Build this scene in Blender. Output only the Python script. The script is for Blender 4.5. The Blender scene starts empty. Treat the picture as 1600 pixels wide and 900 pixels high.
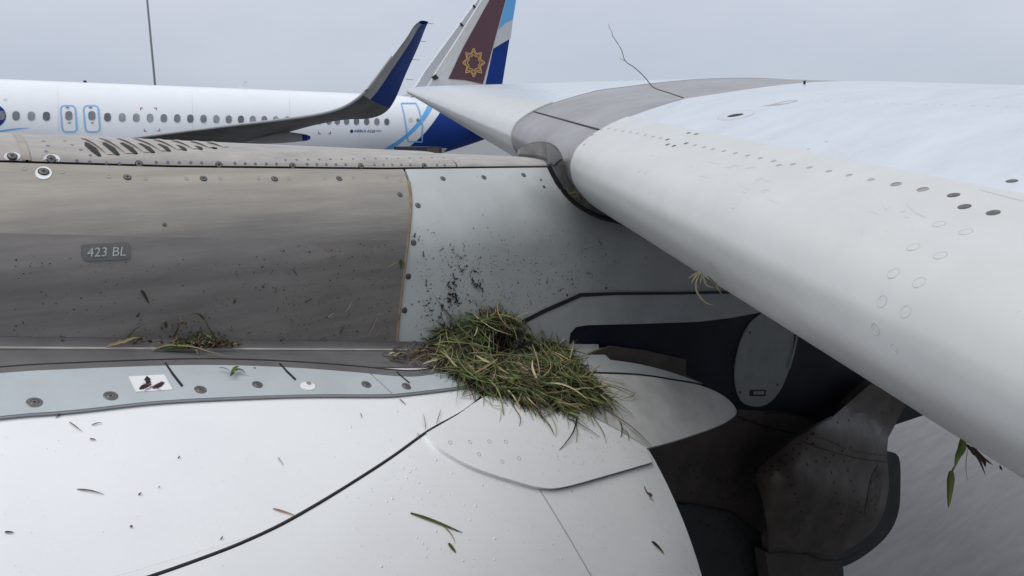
import bpy, bmesh, math, random
import numpy as np
from mathutils import Vector, Matrix
from mathutils.bvhtree import BVHTree
from mathutils.geometry import delaunay_2d_cdt
random.seed(7); rnd = random.random; uni = random.uniform
SC = bpy.context.scene; COL = SC.collection
EYE = 3.5                                   # eye height above the apron; geometry is laid out relative to the eye, then lifted

# ------------------------------------------------------------------ camera
F, HZ = 1155.0, 215.0                       # focal length and horizon row in photo pixels (1600 wide)
TH = math.atan2(1500, math.hypot(F, 450 - HZ)); PT = math.atan((450 - HZ) / F)
FW = Vector((math.cos(TH) * math.cos(PT), math.sin(TH) * math.cos(PT), -math.sin(PT)))
RT = Vector((math.sin(TH), -math.cos(TH), 0)); UPV = RT.cross(FW)
cd = bpy.data.cameras.new('camera'); cam = bpy.data.objects.new('camera', cd); COL.objects.link(cam)
cd.sensor_width = 36; cd.lens = F / 1600 * 36; cd.clip_start = 0.02; cd.clip_end = 6000
cam.matrix_world = Matrix((RT, UPV, -FW)).transposed().to_4x4(); cam.location = (0, 0, EYE)
SC.camera = cam
# ------------------------------------------------------------------ sky, sun, exposure
SUN_EL, SUN_AZ = 60, 190                    # degrees; azimuth measured from +X (aft) towards +Y (outboard)
W = bpy.data.worlds.new('World'); SC.world = W; W.use_nodes = True
nt = W.node_tree; nt.nodes.clear()
def wn(t, **k):
    n = nt.nodes.new(t)
    for a, b in k.items(): setattr(n, a, b)
    return n
out = wn('ShaderNodeOutputWorld'); bg = wn('ShaderNodeBackground'); tc = wn('ShaderNodeTexCoord')
sky = wn('ShaderNodeTexSky', sky_type='NISHITA', sun_disc=False, sun_elevation=math.radians(SUN_EL), sun_rotation=math.radians(90 - SUN_AZ))
bgs = wn('ShaderNodeBackground'); bgs.inputs[1].default_value = 0.06
nt.links.new(sky.outputs[0], bgs.inputs[0])
sep = wn('ShaderNodeSeparateXYZ'); nt.links.new(tc.outputs['Generated'], sep.inputs[0])
rp = wn('ShaderNodeValToRGB'); nt.links.new(sep.outputs[2], rp.inputs[0])
rp.color_ramp.elements[0].position = 0.0; rp.color_ramp.elements[0].color = (.50, .56, .655, 1)
rp.color_ramp.elements[1].position = 0.75; rp.color_ramp.elements[1].color = (.88, .92, .98, 1)
e = rp.color_ramp.elements.new(0.16); e.color = (.645, .685, .785, 1)
ns = wn('ShaderNodeTexNoise'); ns.inputs['Scale'].default_value = 2.2; ns.inputs['Detail'].default_value = 5
mp = wn('ShaderNodeMapping'); mp.inputs['Scale'].default_value = (1, 1, 3.2)
nt.links.new(tc.outputs['Generated'], mp.inputs[0]); nt.links.new(mp.outputs[0], ns.inputs['Vector'])
r2 = wn('ShaderNodeValToRGB'); nt.links.new(ns.outputs[0], r2.inputs[0])
r2.color_ramp.elements[0].position = .3; r2.color_ramp.elements[0].color = (.90, .93, .95, 1)
r2.color_ramp.elements[1].position = .7; r2.color_ramp.elements[1].color = (1.08, 1.06, 1.06, 1)
mx = wn('ShaderNodeMix', data_type='RGBA', blend_type='MULTIPLY'); mx.inputs[0].default_value = 1
nt.links.new(rp.outputs[0], mx.inputs[6]); nt.links.new(r2.outputs[0], mx.inputs[7])
nt.links.new(mx.outputs[2], bg.inputs[0]); bg.inputs[1].default_value = 1.0
ms = wn('ShaderNodeMixShader'); ms.inputs[0].default_value = 0.9
nt.links.new(bgs.outputs[0], ms.inputs[1]); nt.links.new(bg.outputs[0], ms.inputs[2]); nt.links.new(ms.outputs[0], out.inputs[0])
sl = bpy.data.lights.new('sun', 'SUN'); sl.energy = 1.45; sl.angle = math.radians(35); sl.color = (1, .97, .93)
so = bpy.data.objects.new('sun', sl); COL.objects.link(so)
sd = Vector((math.cos(math.radians(SUN_EL)) * math.cos(math.radians(SUN_AZ)), math.cos(math.radians(SUN_EL)) * math.sin(math.radians(SUN_AZ)), math.sin(math.radians(SUN_EL))))
so.rotation_euler = sd.to_track_quat('Z', 'Y').to_euler()
so.location = sd * 30
SC.view_settings.view_transform = 'Standard'; SC.view_settings.look = 'None'
SC.view_settings.exposure = 0.0; SC.view_settings.gamma = 1.0; SC.view_settings.use_curve_mapping = False

# ------------------------------------------------------------------ materials
def mat(name, col, rough=.5, metal=0., var=.0, vscale=6., bump=0., bscale=60., spec=.5, coat=0., stretch=(1, 1, 1), col2=None, speck=0., sscale=90., speckcol=(.05, .045, .035)):
    m = bpy.data.materials.new(name); m.use_nodes = True; t = m.node_tree; b = t.nodes['Principled BSDF']
    b.inputs['Roughness'].default_value = rough; b.inputs['Metallic'].default_value = metal
    b.inputs['Specular IOR Level'].default_value = spec; b.inputs['Coat Weight'].default_value = coat; b.inputs['Coat Roughness'].default_value = .12
    b.inputs['Base Color'].default_value = (*col, 1)
    if var or bump or col2 or speck:
        c = t.nodes.new('ShaderNodeTexCoord'); mpn = t.nodes.new('ShaderNodeMapping'); mpn.inputs['Scale'].default_value = stretch
        t.links.new(c.outputs['Object'], mpn.inputs[0])
    last = None
    if var or col2:
        n = t.nodes.new('ShaderNodeTexNoise'); n.inputs['Scale'].default_value = vscale; n.inputs['Detail'].default_value = 7; n.inputs['Roughness'].default_value = .62
        t.links.new(mpn.outputs[0], n.inputs['Vector'])
        r = t.nodes.new('ShaderNodeValToRGB'); r.color_ramp.elements[0].position = .32; r.color_ramp.elements[1].position = .68
        a = col2 if col2 else tuple(x * (1 - var) for x in col)
        r.color_ramp.elements[0].color = (*a, 1); r.color_ramp.elements[1].color = (*[min(1, x * (1 + (0 if col2 else var * .35))) for x in col], 1)
        t.links.new(n.outputs[0], r.inputs[0]); last = r.outputs[0]
        mr = t.nodes.new('ShaderNodeMapRange'); mr.inputs[3].default_value = min(1, rough * 1.2); mr.inputs[4].default_value = rough * .82
        t.links.new(n.outputs[0], mr.inputs[0]); t.links.new(mr.outputs[0], b.inputs['Roughness'])
    if speck:
        n = t.nodes.new('ShaderNodeTexNoise'); n.inputs['Scale'].default_value = sscale; n.inputs['Detail'].default_value = 3
        t.links.new(c.outputs['Object'], n.inputs['Vector'])
        r = t.nodes.new('ShaderNodeValToRGB'); r.color_ramp.elements[0].position = .80 - .14 * speck; r.color_ramp.elements[1].position = .84 - .14 * speck
        r.color_ramp.elements[0].color = (0, 0, 0, 1); r.color_ramp.elements[1].color = (.75, .75, .75, 1)
        t.links.new(n.outputs[0], r.inputs[0])
        x = t.nodes.new('ShaderNodeMix'); x.data_type = 'RGBA'; t.links.new(r.outputs[0], x.inputs[0])
        if last: t.links.new(last, x.inputs[6])
        else: x.inputs[6].default_value = (*col, 1)
        x.inputs[7].default_value = (*speckcol, 1); last = x.outputs[2]
    if last: t.links.new(last, b.inputs['Base Color'])
    if bump:
        n = t.nodes.new('ShaderNodeTexNoise'); n.inputs['Scale'].default_value = bscale; n.inputs['Detail'].default_value = 4
        t.links.new(mpn.outputs[0], n.inputs['Vector']); bp = t.nodes.new('ShaderNodeBump'); bp.inputs['Strength'].default_value = bump; bp.inputs['Distance'].default_value = .01
        t.links.new(n.outputs[0], bp.inputs['Height']); t.links.new(bp.outputs[0], b.inputs['Normal'])
    return m
M = {}
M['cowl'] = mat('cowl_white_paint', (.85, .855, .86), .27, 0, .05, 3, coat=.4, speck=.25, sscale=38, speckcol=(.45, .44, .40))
M['tongue'] = mat('sooty_white_paint', (.66, .66, .65), .34, 0, .3, 7, speck=.4, sscale=45, speckcol=(.22, .19, .17))
M['slat'] = mat('slat_white_paint', (.545, .552, .545), .30, 0, .06, 10, bump=.02, bscale=40, speck=.42, sscale=110, speckcol=(.44, .435, .42))
M['wing'] = mat('wing_pale_paint', (.55, .59, .64), .26, 0, .12, 4, stretch=(1, 3, 1))
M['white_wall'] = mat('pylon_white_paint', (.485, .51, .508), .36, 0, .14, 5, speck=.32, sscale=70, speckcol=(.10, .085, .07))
M['strip'] = mat('pale_blue_strip', (.475, .515, .53), .38, 0, .10, 9)
M['metal'] = mat('heat_stained_shaded_metal', (.355, .33, .302), .40, .45, .22, 6, stretch=(.7, 5, 9), bump=.10, bscale=60, col2=(.262, .25, .235), speck=.35, sscale=16, speckcol=(.20, .195, .18))
def heat_stain_shade():  # heat stain plus the shoulder's shading, painted into the colour, darker downwards
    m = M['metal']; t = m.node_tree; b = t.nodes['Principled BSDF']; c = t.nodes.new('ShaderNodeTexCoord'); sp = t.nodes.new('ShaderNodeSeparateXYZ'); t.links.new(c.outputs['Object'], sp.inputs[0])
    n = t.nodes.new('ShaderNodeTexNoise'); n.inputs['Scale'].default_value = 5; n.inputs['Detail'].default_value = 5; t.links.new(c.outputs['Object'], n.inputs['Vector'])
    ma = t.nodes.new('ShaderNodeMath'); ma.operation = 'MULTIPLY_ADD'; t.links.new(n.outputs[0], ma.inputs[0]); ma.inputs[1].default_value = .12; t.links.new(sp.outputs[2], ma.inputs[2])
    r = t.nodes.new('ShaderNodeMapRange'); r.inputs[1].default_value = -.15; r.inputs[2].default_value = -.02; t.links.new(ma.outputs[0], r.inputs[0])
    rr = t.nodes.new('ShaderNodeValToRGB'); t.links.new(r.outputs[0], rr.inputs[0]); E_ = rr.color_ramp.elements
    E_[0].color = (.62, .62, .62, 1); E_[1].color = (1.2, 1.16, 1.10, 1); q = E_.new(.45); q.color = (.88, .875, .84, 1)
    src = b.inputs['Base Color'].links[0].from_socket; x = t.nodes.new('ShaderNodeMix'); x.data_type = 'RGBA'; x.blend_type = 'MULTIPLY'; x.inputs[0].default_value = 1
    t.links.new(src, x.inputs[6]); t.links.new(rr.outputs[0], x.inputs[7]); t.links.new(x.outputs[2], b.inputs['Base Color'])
heat_stain_shade()
M['metal_low'] = mat('dull_grey_metal', (.225, .208, .198), .5, .25, .28, 6, stretch=(.7, 3, 6), speck=.3, sscale=48, speckcol=(.12, .11, .105), bump=.04, bscale=120)
M['ledge'] = mat('ledge_metal', (.15, .144, .144), .55, .1, .25, 9)
M['top'] = mat('bare_metal_top', (.43, .40, .37), .45, .35, .22, 6, stretch=(2, 6, 6), bump=.02, bscale=80)
M['fair'] = mat('grey_fairing', (.33, .325, .33), .42, .35, .22, 5, bump=.02, bscale=30)
M['boot'] = mat('scuffed_boot', (.30, .29, .28), .6, .2, .4, 25, bump=.15, bscale=50)
M['rubber'] = mat('black_rubber', (.016, .016, .019), .6)
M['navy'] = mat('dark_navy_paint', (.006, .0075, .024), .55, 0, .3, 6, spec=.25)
M['oval'] = mat('grey_access_panel', (.34, .37, .37), .5, 0, .15, 12)
M['sheet'] = mat('grey_lower_sheet', (.46, .49, .50), .45, 0, .15, 8)
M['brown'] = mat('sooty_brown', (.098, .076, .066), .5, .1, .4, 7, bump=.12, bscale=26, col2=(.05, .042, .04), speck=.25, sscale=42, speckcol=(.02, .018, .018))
M['bulb'] = mat('sooty_grey_fairing', (.125, .098, .083), .45, .15, .5, 7, bump=.14, bscale=22, col2=(.046, .038, .034), speck=.45, sscale=33, speckcol=(.19, .17, .155), stretch=(1, 1, 1))
M['scuff'] = mat('chalky_scuff', (.20, .185, .17), .8, 0, .6, 45, col2=(.075, .066, .06), bump=.4, bscale=70)
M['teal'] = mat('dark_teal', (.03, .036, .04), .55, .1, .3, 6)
M['sealant'] = mat('brown_sealant', (.26, .19, .13), .7, 0, .4, 30)
M['screw'] = mat('screw_steel', (.20, .195, .19), .4, .7, .3, 200)
M['slot'] = mat('screw_slot_black', (.015, .015, .015), .7)
M['dot'] = mat('blue_grey_rivet', (.17, .18, .25), .5, .3)
M['dotsoot'] = mat('sooty_rivet', (.012, .011, .011), .6)
M['dotdark'] = mat('dark_rivet', (.13, .125, .125), .5, .3, .4, 300)
M['dotpale'] = mat('pale_rivet', (.50, .50, .50), .45, .1); M['dotfaint'] = mat('faint_rivet', (.47, .475, .475), .4, .1)
M['dotmid'] = mat('mid_rivet', (.36, .355, .355), .5, .2)
M['white'] = mat('white_sticker', (.80, .80, .80), .45)
M['black'] = mat('black_print', (.015, .012, .012), .6)
M['red'] = mat('red_print', (.30, .09, .09), .6)
M['placard'] = mat('grey_placard', (.125, .125, .125), .5, .2, .1, 20)
M['ltext'] = mat('light_grey_lettering', (.42, .42, .42), .5)
M['fus'] = mat('airliner_white', (.80, .82, .85), .25, 0, .03, 1, coat=.4)
M['blue'] = mat('airliner_deep_blue', (.008, .04, .23), .55, 0, .12, 1, spec=.15)
M['sky'] = mat('airliner_sky_blue', (.12, .42, .80), .35)
M['outline'] = mat('exit_outline_blue', (.22, .48, .80), .4)
M['pane'] = mat('cabin_window_grey', (.20, .21, .235), .2, 0, .3, 4)
M['pane2'] = mat('cabin_window_dark', (.13, .14, .16), .2, 0, .3, 4); M['pane3'] = mat('cabin_window_blind', (.30, .31, .33), .3, 0, .3, 4)
M['wgrey'] = mat('airliner_wing_grey', (.40, .41, .42), .42, 0, .15, 1)
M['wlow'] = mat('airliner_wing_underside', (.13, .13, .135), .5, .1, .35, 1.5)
M['auber'] = mat('aubergine_paint', (.075, .022, .035), .35, 0, .1, 2)
M['gold'] = mat('gold_emblem', (.50, .30, .12), .4)
M['cyan_grey'] = mat('light_grey_fin', (.58, .60, .63), .4, 0, .05, 2)
M['pole'] = mat('mast_galvanised', (.26, .27, .28), .5, .5)
M['truck'] = mat('truck_dark', (.02, .024, .045), .5)
M['tyre'] = mat('tyre_black', (.02, .02, .02), .8)
M['amber'] = mat('truck_brown', (.09, .06, .045), .5)
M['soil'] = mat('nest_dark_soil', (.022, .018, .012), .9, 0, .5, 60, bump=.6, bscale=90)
M['mud'] = mat('dried_mud', (.03, .02, .016), .85, 0, .4, 200)
M['drop'] = mat('rain_drop', (.80, .82, .84), .04, 0, spec=.7, coat=1)
# apron concrete with brushed streaks
M['apron'] = mat('apron_concrete', (.15, .148, .149), .42, 0, .16, 3.0, stretch=(.6, 5, 1), bump=.25, bscale=14, speck=.25, sscale=2.2, speckcol=(.17, .168, .17))
def grass_mat():
    m = bpy.data.materials.new('grass_blades'); m.use_nodes = True; t = m.node_tree; b = t.nodes['Principled BSDF']
    a = t.nodes.new('ShaderNodeAttribute'); a.attribute_name = 'tint'
    t.links.new(a.outputs['Color'], b.inputs['Base Color']); b.inputs['Roughness'].default_value = .55
    return m
M['grass'] = grass_mat()

# ------------------------------------------------------------------ helpers
def V(*a): return Vector(a)
def ray(u, v): return FW + RT * ((u - 800) / F) + UPV * (-(v - 450) / F)
def onY(u, v, y): d = ray(u, v); return d * (y / d.y)
def pix(p): z = p.dot(FW); return (800 + F * p.dot(RT) / z, 450 - F * p.dot(UPV) / z)
def tag(o, label, cat, group=None):
    o['label'] = label; o['category'] = cat
    if group: o['group'] = group
    return o
def obj(name, verts, faces, m, parent=None, smooth=True):
    me = bpy.data.meshes.new(name); me.from_pydata([tuple(v) for v in verts], [], faces); me.update()
    if smooth:
        me.polygons.foreach_set('use_smooth', [True] * len(me.polygons))
        try: me.set_sharp_from_angle(angle=math.radians(40))
        except Exception: pass
    me.materials.append(M[m] if isinstance(m, str) else m)
    o = bpy.data.objects.new(name, me); COL.objects.link(o)
    if parent: o.parent = parent
    return o
def empty(name, loc):
    o = bpy.data.objects.new(name, None); COL.objects.link(o); o.empty_display_size = .1; o['base'] = (loc[0], loc[1], loc[2]); return o
def lerp_tab(t, x):
    if x <= t[0][0]:
        a, b = t[0], t[1]
    elif x >= t[-1][0]:
        a, b = t[-2], t[-1]
    else:
        for a, b in zip(t, t[1:]):
            if a[0] <= x <= b[0]: break
    return a[1] + (b[1] - a[1]) * (x - a[0]) / (b[0] - a[0])
def catmull(pts, n=6):
    P = [Vector(p) for p in pts]; o = []
    for i in range(len(P) - 1):
        p0, p1, p2, p3 = P[max(i - 1, 0)], P[i], P[i + 1], P[min(i + 2, len(P) - 1)]
        for k in range(n):
            t = k / n
            o.append(.5 * ((2 * p1) + (p2 - p0) * t + (2 * p0 - 5 * p1 + 4 * p2 - p3) * t * t + (3 * p1 - p0 - 3 * p2 + p3) * t ** 3))
    o.append(P[-1]); return o
def grid_mesh(rows, closed=False):
    n = len(rows[0]); vs = [p for r in rows for p in r]; fs = []
    for i in range(len(rows) - 1):
        for j in range(n if closed else n - 1):
            k = (j + 1) % n
            fs.append((i * n + j, i * n + k, (i + 1) * n + k, (i + 1) * n + j))
    return vs, fs
def thick_grid(rows, t, flip=False, mode=None):
    """open sheet with a skirt of depth t along its inward normal on all four sides"""
    vs, fs = grid_mesh(rows); R, C = len(rows), len(rows[0])
    q_ = fs[len(fs) // 2]; a, b_, c, d = [Vector(vs[k]) for k in q_]; n_ = (c - a).cross(d - b_); ref = Vector(((a.x, 1.8, -1.0)))
    if a.y < 3: flip = n_.dot(a - ref) < 0 if mode is None else flip
    if flip: fs = [f[::-1] for f in fs]
    b = list(range(C)) + [i * C + C - 1 for i in range(1, R)] + [(R - 1) * C + j for j in range(C - 2, -1, -1)] + [i * C for i in range(R - 2, 0, -1)]
    nrm = {}
    for f in fs:
        a, q, c, d = [Vector(vs[k]) for k in f]; nn = (c - a).cross(d - q)
        for k in f: nrm[k] = nrm.get(k, Vector()) + nn
    base = len(vs); vs = list(vs)
    for k in b:
        nn = nrm[k]; nn = nn.normalized() if nn.length > 0 else V(0, 0, 1); vs.append(Vector(vs[k]) - nn * t)
    L = len(b)
    for i in range(L):
        j = (i + 1) % L; f = (b[i], b[j], base + j, base + i)
        fs.append(f[::-1] if not flip else f)
    return vs, fs
def tube(pts, r, sides=6, taper=1.0):
    P = [Vector(p) for p in pts]; rows = []
    for i, p in enumerate(P):
        d = (P[min(i + 1, len(P) - 1)] - P[max(i - 1, 0)]).normalized()
        a = d.orthogonal().normalized(); b = d.cross(a); k = i / (len(P) - 1); rr = r * (1 + (taper - 1) * k)
        rows.append([p + a * (rr * math.cos(6.2832 * j / sides)) + b * (rr * math.sin(6.2832 * j / sides)) for j in range(sides)])
    vs, fs = grid_mesh(rows, True); n = len(rows)
    fs.append(tuple(range(sides))[::-1]); fs.append(tuple((n - 1) * sides + j for j in range(sides)))
    return vs, fs
def box(c, s, rot=None):
    vs = [Vector((x * s[0] / 2, y * s[1] / 2, z * s[2] / 2)) for x in (-1, 1) for y in (-1, 1) for z in (-1, 1)]
    if rot: vs = [rot @ v for v in vs]
    vs = [v + Vector(c) for v in vs]
    return vs, [(0, 1, 3, 2), (4, 6, 7, 5), (0, 4, 5, 1), (2, 3, 7, 6), (0, 2, 6, 4), (1, 5, 7, 3)]
def merge(*ms):
    vs, fs = [], []
    for a, b in ms:
        k = len(vs); vs += list(a); fs += [tuple(i + k for i in f) for f in b]
    return vs, fs
def bvh(vs, fs): return BVHTree.FromPolygons([tuple(v) for v in vs], fs)
def caster(tree):
    def h(u, v):
        d = ray(u, v).normalized(); p, n, i, dist = tree.ray_cast(Vector((0, 0, 0)), d)
        if p is None: return None
        if n.dot(d) > 0: n = -n
        return p, n
    return h
def planeY(y):
    def h(u, v): return onY(u, v, y), Vector((0, -1, 0))
    return h
def resample(poly, step):
    o = []
    for i, a in enumerate(poly):
        b = poly[(i + 1) % len(poly)]; L = math.hypot(b[0] - a[0], b[1] - a[1]); n = max(1, int(L / step))
        for k in range(n): o.append((a[0] + (b[0] - a[0]) * k / n, a[1] + (b[1] - a[1]) * k / n))
    return o
def inside(p, poly):
    c = False; x, y = p
    for i, (x1, y1) in enumerate(poly):
        x2, y2 = poly[i - 1]
        if (y1 > y) != (y2 > y) and x < (x2 - x1) * (y - y1) / (y2 - y1) + x1: c = not c
    return c
def patch(name, poly, h, m, parent=None, off=.003, thick=.006, step=12, edge=None):
    """a sheet lying on a real surface; its outline is given as photo pixels and dropped onto that surface"""
    B = resample(poly, edge or step); nb = len(B); pts = [Vector(p) for p in B]
    us = [p[0] for p in B]; vs_ = [p[1] for p in B]; y = min(vs_) + step * .5
    while y < max(vs_):
        x = min(us) + step * .5
        while x < max(us):
            if inside((x, y), B) and min((x - a) ** 2 + (y - b) ** 2 for a, b in B) > (step * .35) ** 2: pts.append(Vector((x, y)))
            x += step
        y += step
    r = delaunay_2d_cdt(pts, [(i, (i + 1) % nb) for i in range(nb)], [], 1, 1e-4)
    P2, tris = r[0], r[2]; vs, nn, ok = [], [], []
    for p in P2:
        q = h(p[0], p[1])
        if q is None: vs.append(V(0, 0, 0)); nn.append(V(0, 0, 1)); ok.append(False)
        else:
            dr_ = q[0].normalized(); vs.append(q[0] - dr_ * (off / max(.22, abs(q[1].dot(dr_))))); nn.append(q[1]); ok.append(True)
    fs = []; ec = {}
    par_ = list(range(len(vs)))
    def fd(a):
        while par_[a] != a: par_[a] = par_[par_[a]]; a = par_[a]
        return a
    tris = [t for t in tris if all(ok[i] for i in t)]
    for t in tris:
        for k in t[1:]: par_[fd(k)] = fd(t[0])
    cnt = {}
    for t in tris: cnt[fd(t[0])] = cnt.get(fd(t[0]), 0) + 1
    best = max(cnt, key=cnt.get) if cnt else None
    for t in tris:
        if fd(t[0]) != best: continue
        t = list(t)
        if not all(ok[i] for i in t): continue
        a, b, c = [vs[i] for i in t[:3]]
        if (b - a).cross(c - a).dot(nn[t[0]]) < 0: t = t[::-1]
        fs.append(tuple(t))
        for i in range(len(t)):
            e = (t[i], t[(i + 1) % len(t)]); ec[e] = ec.get(e, 0) + 1
    if thick:
        mp_ = {}
        for (a, b) in list(ec):
            if (b, a) in ec: continue
            for k in (a, b):
                if k not in mp_: mp_[k] = len(vs); vs.append(vs[k] - nn[k] * thick)
            fs.append((b, a, mp_[a], mp_[b]))
    use = sorted({i for f in fs for i in f}); ix = {k: i for i, k in enumerate(use)}
    return obj(name, [vs[k] for k in use], [tuple(ix[i] for i in f) for f in fs], m, parent)
def band(pts, w):
    """pixel polygon for a line of width w"""
    L, R = [], []
    for i, p in enumerate(pts):
        a = pts[max(i - 1, 0)]; b = pts[min(i + 1, len(pts) - 1)]; dx, dy = b[0] - a[0], b[1] - a[1]; l = math.hypot(dx, dy) or 1
        ww = w[i] if isinstance(w, (list, tuple)) else w
        L.append((p[0] - dy / l * ww / 2, p[1] + dx / l * ww / 2)); R.append((p[0] + dy / l * ww / 2, p[1] - dx / l * ww / 2))
    return L + R[::-1]
def line(name, pts, w, h, m, parent=None, off=.003, closed=False, sub=2, thick=.002):
    P = []; W_ = []; m_ = len(pts)
    for i in range(m_ if closed else m_ - 1):
        a = Vector(pts[i]); b = Vector(pts[(i + 1) % m_]); wa = w[i] if isinstance(w, (list, tuple)) else w; wb = w[(i + 1) % m_] if isinstance(w, (list, tuple)) else w
        k_ = max(1, int((b - a).length / 4))
        for j in range(k_): P.append(a + (b - a) * (j / k_)); W_.append(wa + (wb - wa) * j / k_)
    if not closed: P.append(Vector(pts[-1])); W_.append(w[-1] if isinstance(w, (list, tuple)) else w)
    w = W_; n = len(P); rows = []
    def at(q):
        r = h(q.x, q.y)
        if r is None: return None
        dr_ = r[0].normalized(); return r[0] - dr_ * (off / max(.22, abs(r[1].dot(dr_)))), r[1]
    for i, p in enumerate(P):
        a = P[(i - 1) % n] if closed else P[max(i - 1, 0)]; b = P[(i + 1) % n] if closed else P[min(i + 1, n - 1)]
        d = (b - a); d = d.normalized() if d.length else Vector((1, 0)); ww = w[i] if isinstance(w, (list, tuple)) else w; s = Vector((-d.y, d.x)) * ww / 2
        l, r = at(p + s), at(p - s)
        if l is None or r is None: continue
        rows.append([l[0] - l[1] * thick, l[0], r[0], r[0] - r[1] * thick])
    if closed: rows.append(rows[0])
    vs, fs = grid_mesh(rows); return obj(name, vs, fs, m, parent)
def sm(pts, n=5): return [(p.x, p.y) for p in catmull(pts, n)]
def ell(cx, cy, a, b, rot=0, n=20):
    c, s = math.cos(rot), math.sin(rot)
    return [(cx + a * math.cos(t) * c - b * math.sin(t) * s, cy + a * math.cos(t) * s + b * math.sin(t) * c) for t in [6.2832 * i / n for i in range(n)]]
def rrect(cx, cy, w, h, r, n=4, shear=0):
    o = []
    for sx, sy, a0 in ((1, 1, 0), (-1, 1, 90), (-1, -1, 180), (1, -1, 270)):
        for k in range(n + 1):
            a = math.radians(a0 + 90 * k / n); x = sx * (w / 2 - r) + r * math.cos(a); y = sy * (h / 2 - r) + r * math.sin(a)
            o.append((cx + x + shear * y, cy + y))
    return o
def frame_at(p, n, ref=None):
    a = ref if ref else Vector((1, 0, 0)); a = (a - n * a.dot(n)).normalized(); return Matrix((a, n.cross(a), n)).transposed().to_4x4()
def put(mesh, name, parent, p, n, s=1.0, spin=0.):
    o = bpy.data.objects.new(name, mesh); COL.objects.link(o); o.parent = parent
    o.matrix_local = Matrix.Translation(p) @ frame_at(p, n) @ Matrix.Rotation(spin, 4, 'Z') @ Matrix.Scale(s, 4); return o
def disc_mesh(name, prof, mats, sides=14):
    """lathe: prof = [(r, z, material index)]"""
    vs, fs, mi = [], [], []
    for r, z, _ in prof: vs += [(r * math.cos(6.2832 * j / sides), r * math.sin(6.2832 * j / sides), z) for j in range(sides)]
    for i in range(len(prof) - 1):
        for j in range(sides):
            k = (j + 1) % sides; fs.append((i * sides + k, i * sides + j, (i + 1) * sides + j, (i + 1) * sides + k)[::-1]); mi.append(prof[i + 1][2])
    fs.append(tuple((len(prof) - 1) * sides + j for j in range(sides))); mi.append(prof[-1][2])
    me = bpy.data.meshes.new(name); me.from_pydata(vs, [], fs); me.update()
    for q in mats: me.materials.append(M[q])
    me.polygons.foreach_set('material_index', mi); return me
def add_cross(me, w, l, z, mi):
    bm = bmesh.new(); bm.from_mesh(me)
    for a in (0.4, 0.4 + math.pi / 2):
        c, s = math.cos(a), math.sin(a)
        q = [bm.verts.new((x * c - y * s, x * s + y * c, z)) for x, y in ((-l, -w), (l, -w), (l, w), (-l, w))]
        f = bm.faces.new(q); f.material_index = mi; z += .0002
    bm.to_mesh(me); bm.free()
SCREW = disc_mesh('screw', [(.0085, -.002, 1), (.0085, .0006, 1), (.0072, .0008, 1), (.0068, .0016, 0), (.0045, .0019, 0)], ['screw', 'slot']); add_cross(SCREW, .0008, .0038, .0023, 1)
BIGSCREW = disc_mesh('flush_screw', [(.0125, -.002, 1), (.0125, .0006, 1), (.0116, .0011, 0), (.0070, .0012, 0), (.0066, .0005, 1), (.0058, .0012, 0), (.0022, .0012, 0), (.002, .0006, 1)], ['screw', 'slot'], 18)
RIVET = {k: disc_mesh('rivet_' + k, [(.0052, -.001, 0), (.0052, .0005, 0), (.004, .0009, 0)], [k], 12) for k in ('dot', 'dotdark', 'dotpale', 'dotmid', 'dotsoot')}
def ring_mesh(k, r=.0055):
    return disc_mesh('ring', [(r, -.001, 0), (r, .0006, 0), (r * .8, .0007, 0), (r * .78, .0001, 1), (r * .3, .0002, 1)], [k, 'metal'], 14)
RING = ring_mesh('dotmid'); 

# ================================================================== the apron
def apron():
    vs = [(-3000, -1500, 0), (3000, -1500, 0), (3000, 4000, 0), (-3000, 4000, 0)]
    o = obj('apron', [(x, y, -EYE) for x, y, z in vs], [(0, 1, 2, 3)], 'apron', smooth=False); o['kind'] = 'structure'
apron()
# ================================================================== our own airliner
AIR = empty('jet_airliner', (0.6, -4.3, -EYE))
tag(AIR, 'white airliner in the foreground with engine cowl, stained pylon and wing leading edge', 'airplane')
ZG = [(-2, .04), (.1, -.041), (.4, -.057), (.88, -.073), (1.3, -.079), (4, -.12)]
def zg(x): return lerp_tab(ZG, x)
def zcr(x): return .016 - .048 * x                       # crown of the pylon
def zj(x): return -.35 - .185 * x                        # foot of the pylon wall on the cowl
YW, YC, ZC = 1.5, 1.8, -1.41
def wallpt(x, t):
    g, b = zg(x), zj(x) + .03; z = g + (b - g) * t; d = (g - z) / .21
    return V(x, YW + .115 * max(0, 1 - d) ** 2, z)
def nacR(x): return math.hypot(zj(x) - ZC, YC - 1.47)
def body_sec(x, nw=26, nn=60, amax=1.9):
    r = [wallpt(x, i / nw) for i in range(nw + 1)]
    b = zj(x)
    for k in range(1, 6):
        a = math.radians(90 * k / 6); r.append(V(x, 1.47 + .03 * math.cos(a), b + .03 - .03 * math.sin(a)))
    R = nacR(x); a0 = math.asin((YC - 1.47) / R)
    for k in range(nn + 1):
        a = a0 + (amax - a0) * (k / nn) ** 1.2; r.append(V(x, YC - R * math.sin(a), ZC + R * math.cos(a)))
    return r
BV, BF = grid_mesh([body_sec(-1.6 + .03 * i) for i in range(190)])
hb = caster(bvh(BV, BF))
NW = 26
def xbound(px):
    """pixel curve on the body -> table (z, x)"""
    t = []
    for u, v in px:
        q = hb(u, v)
        if q: t.append((q[0].z, q[0].x))
    t.sort(); return t
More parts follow.
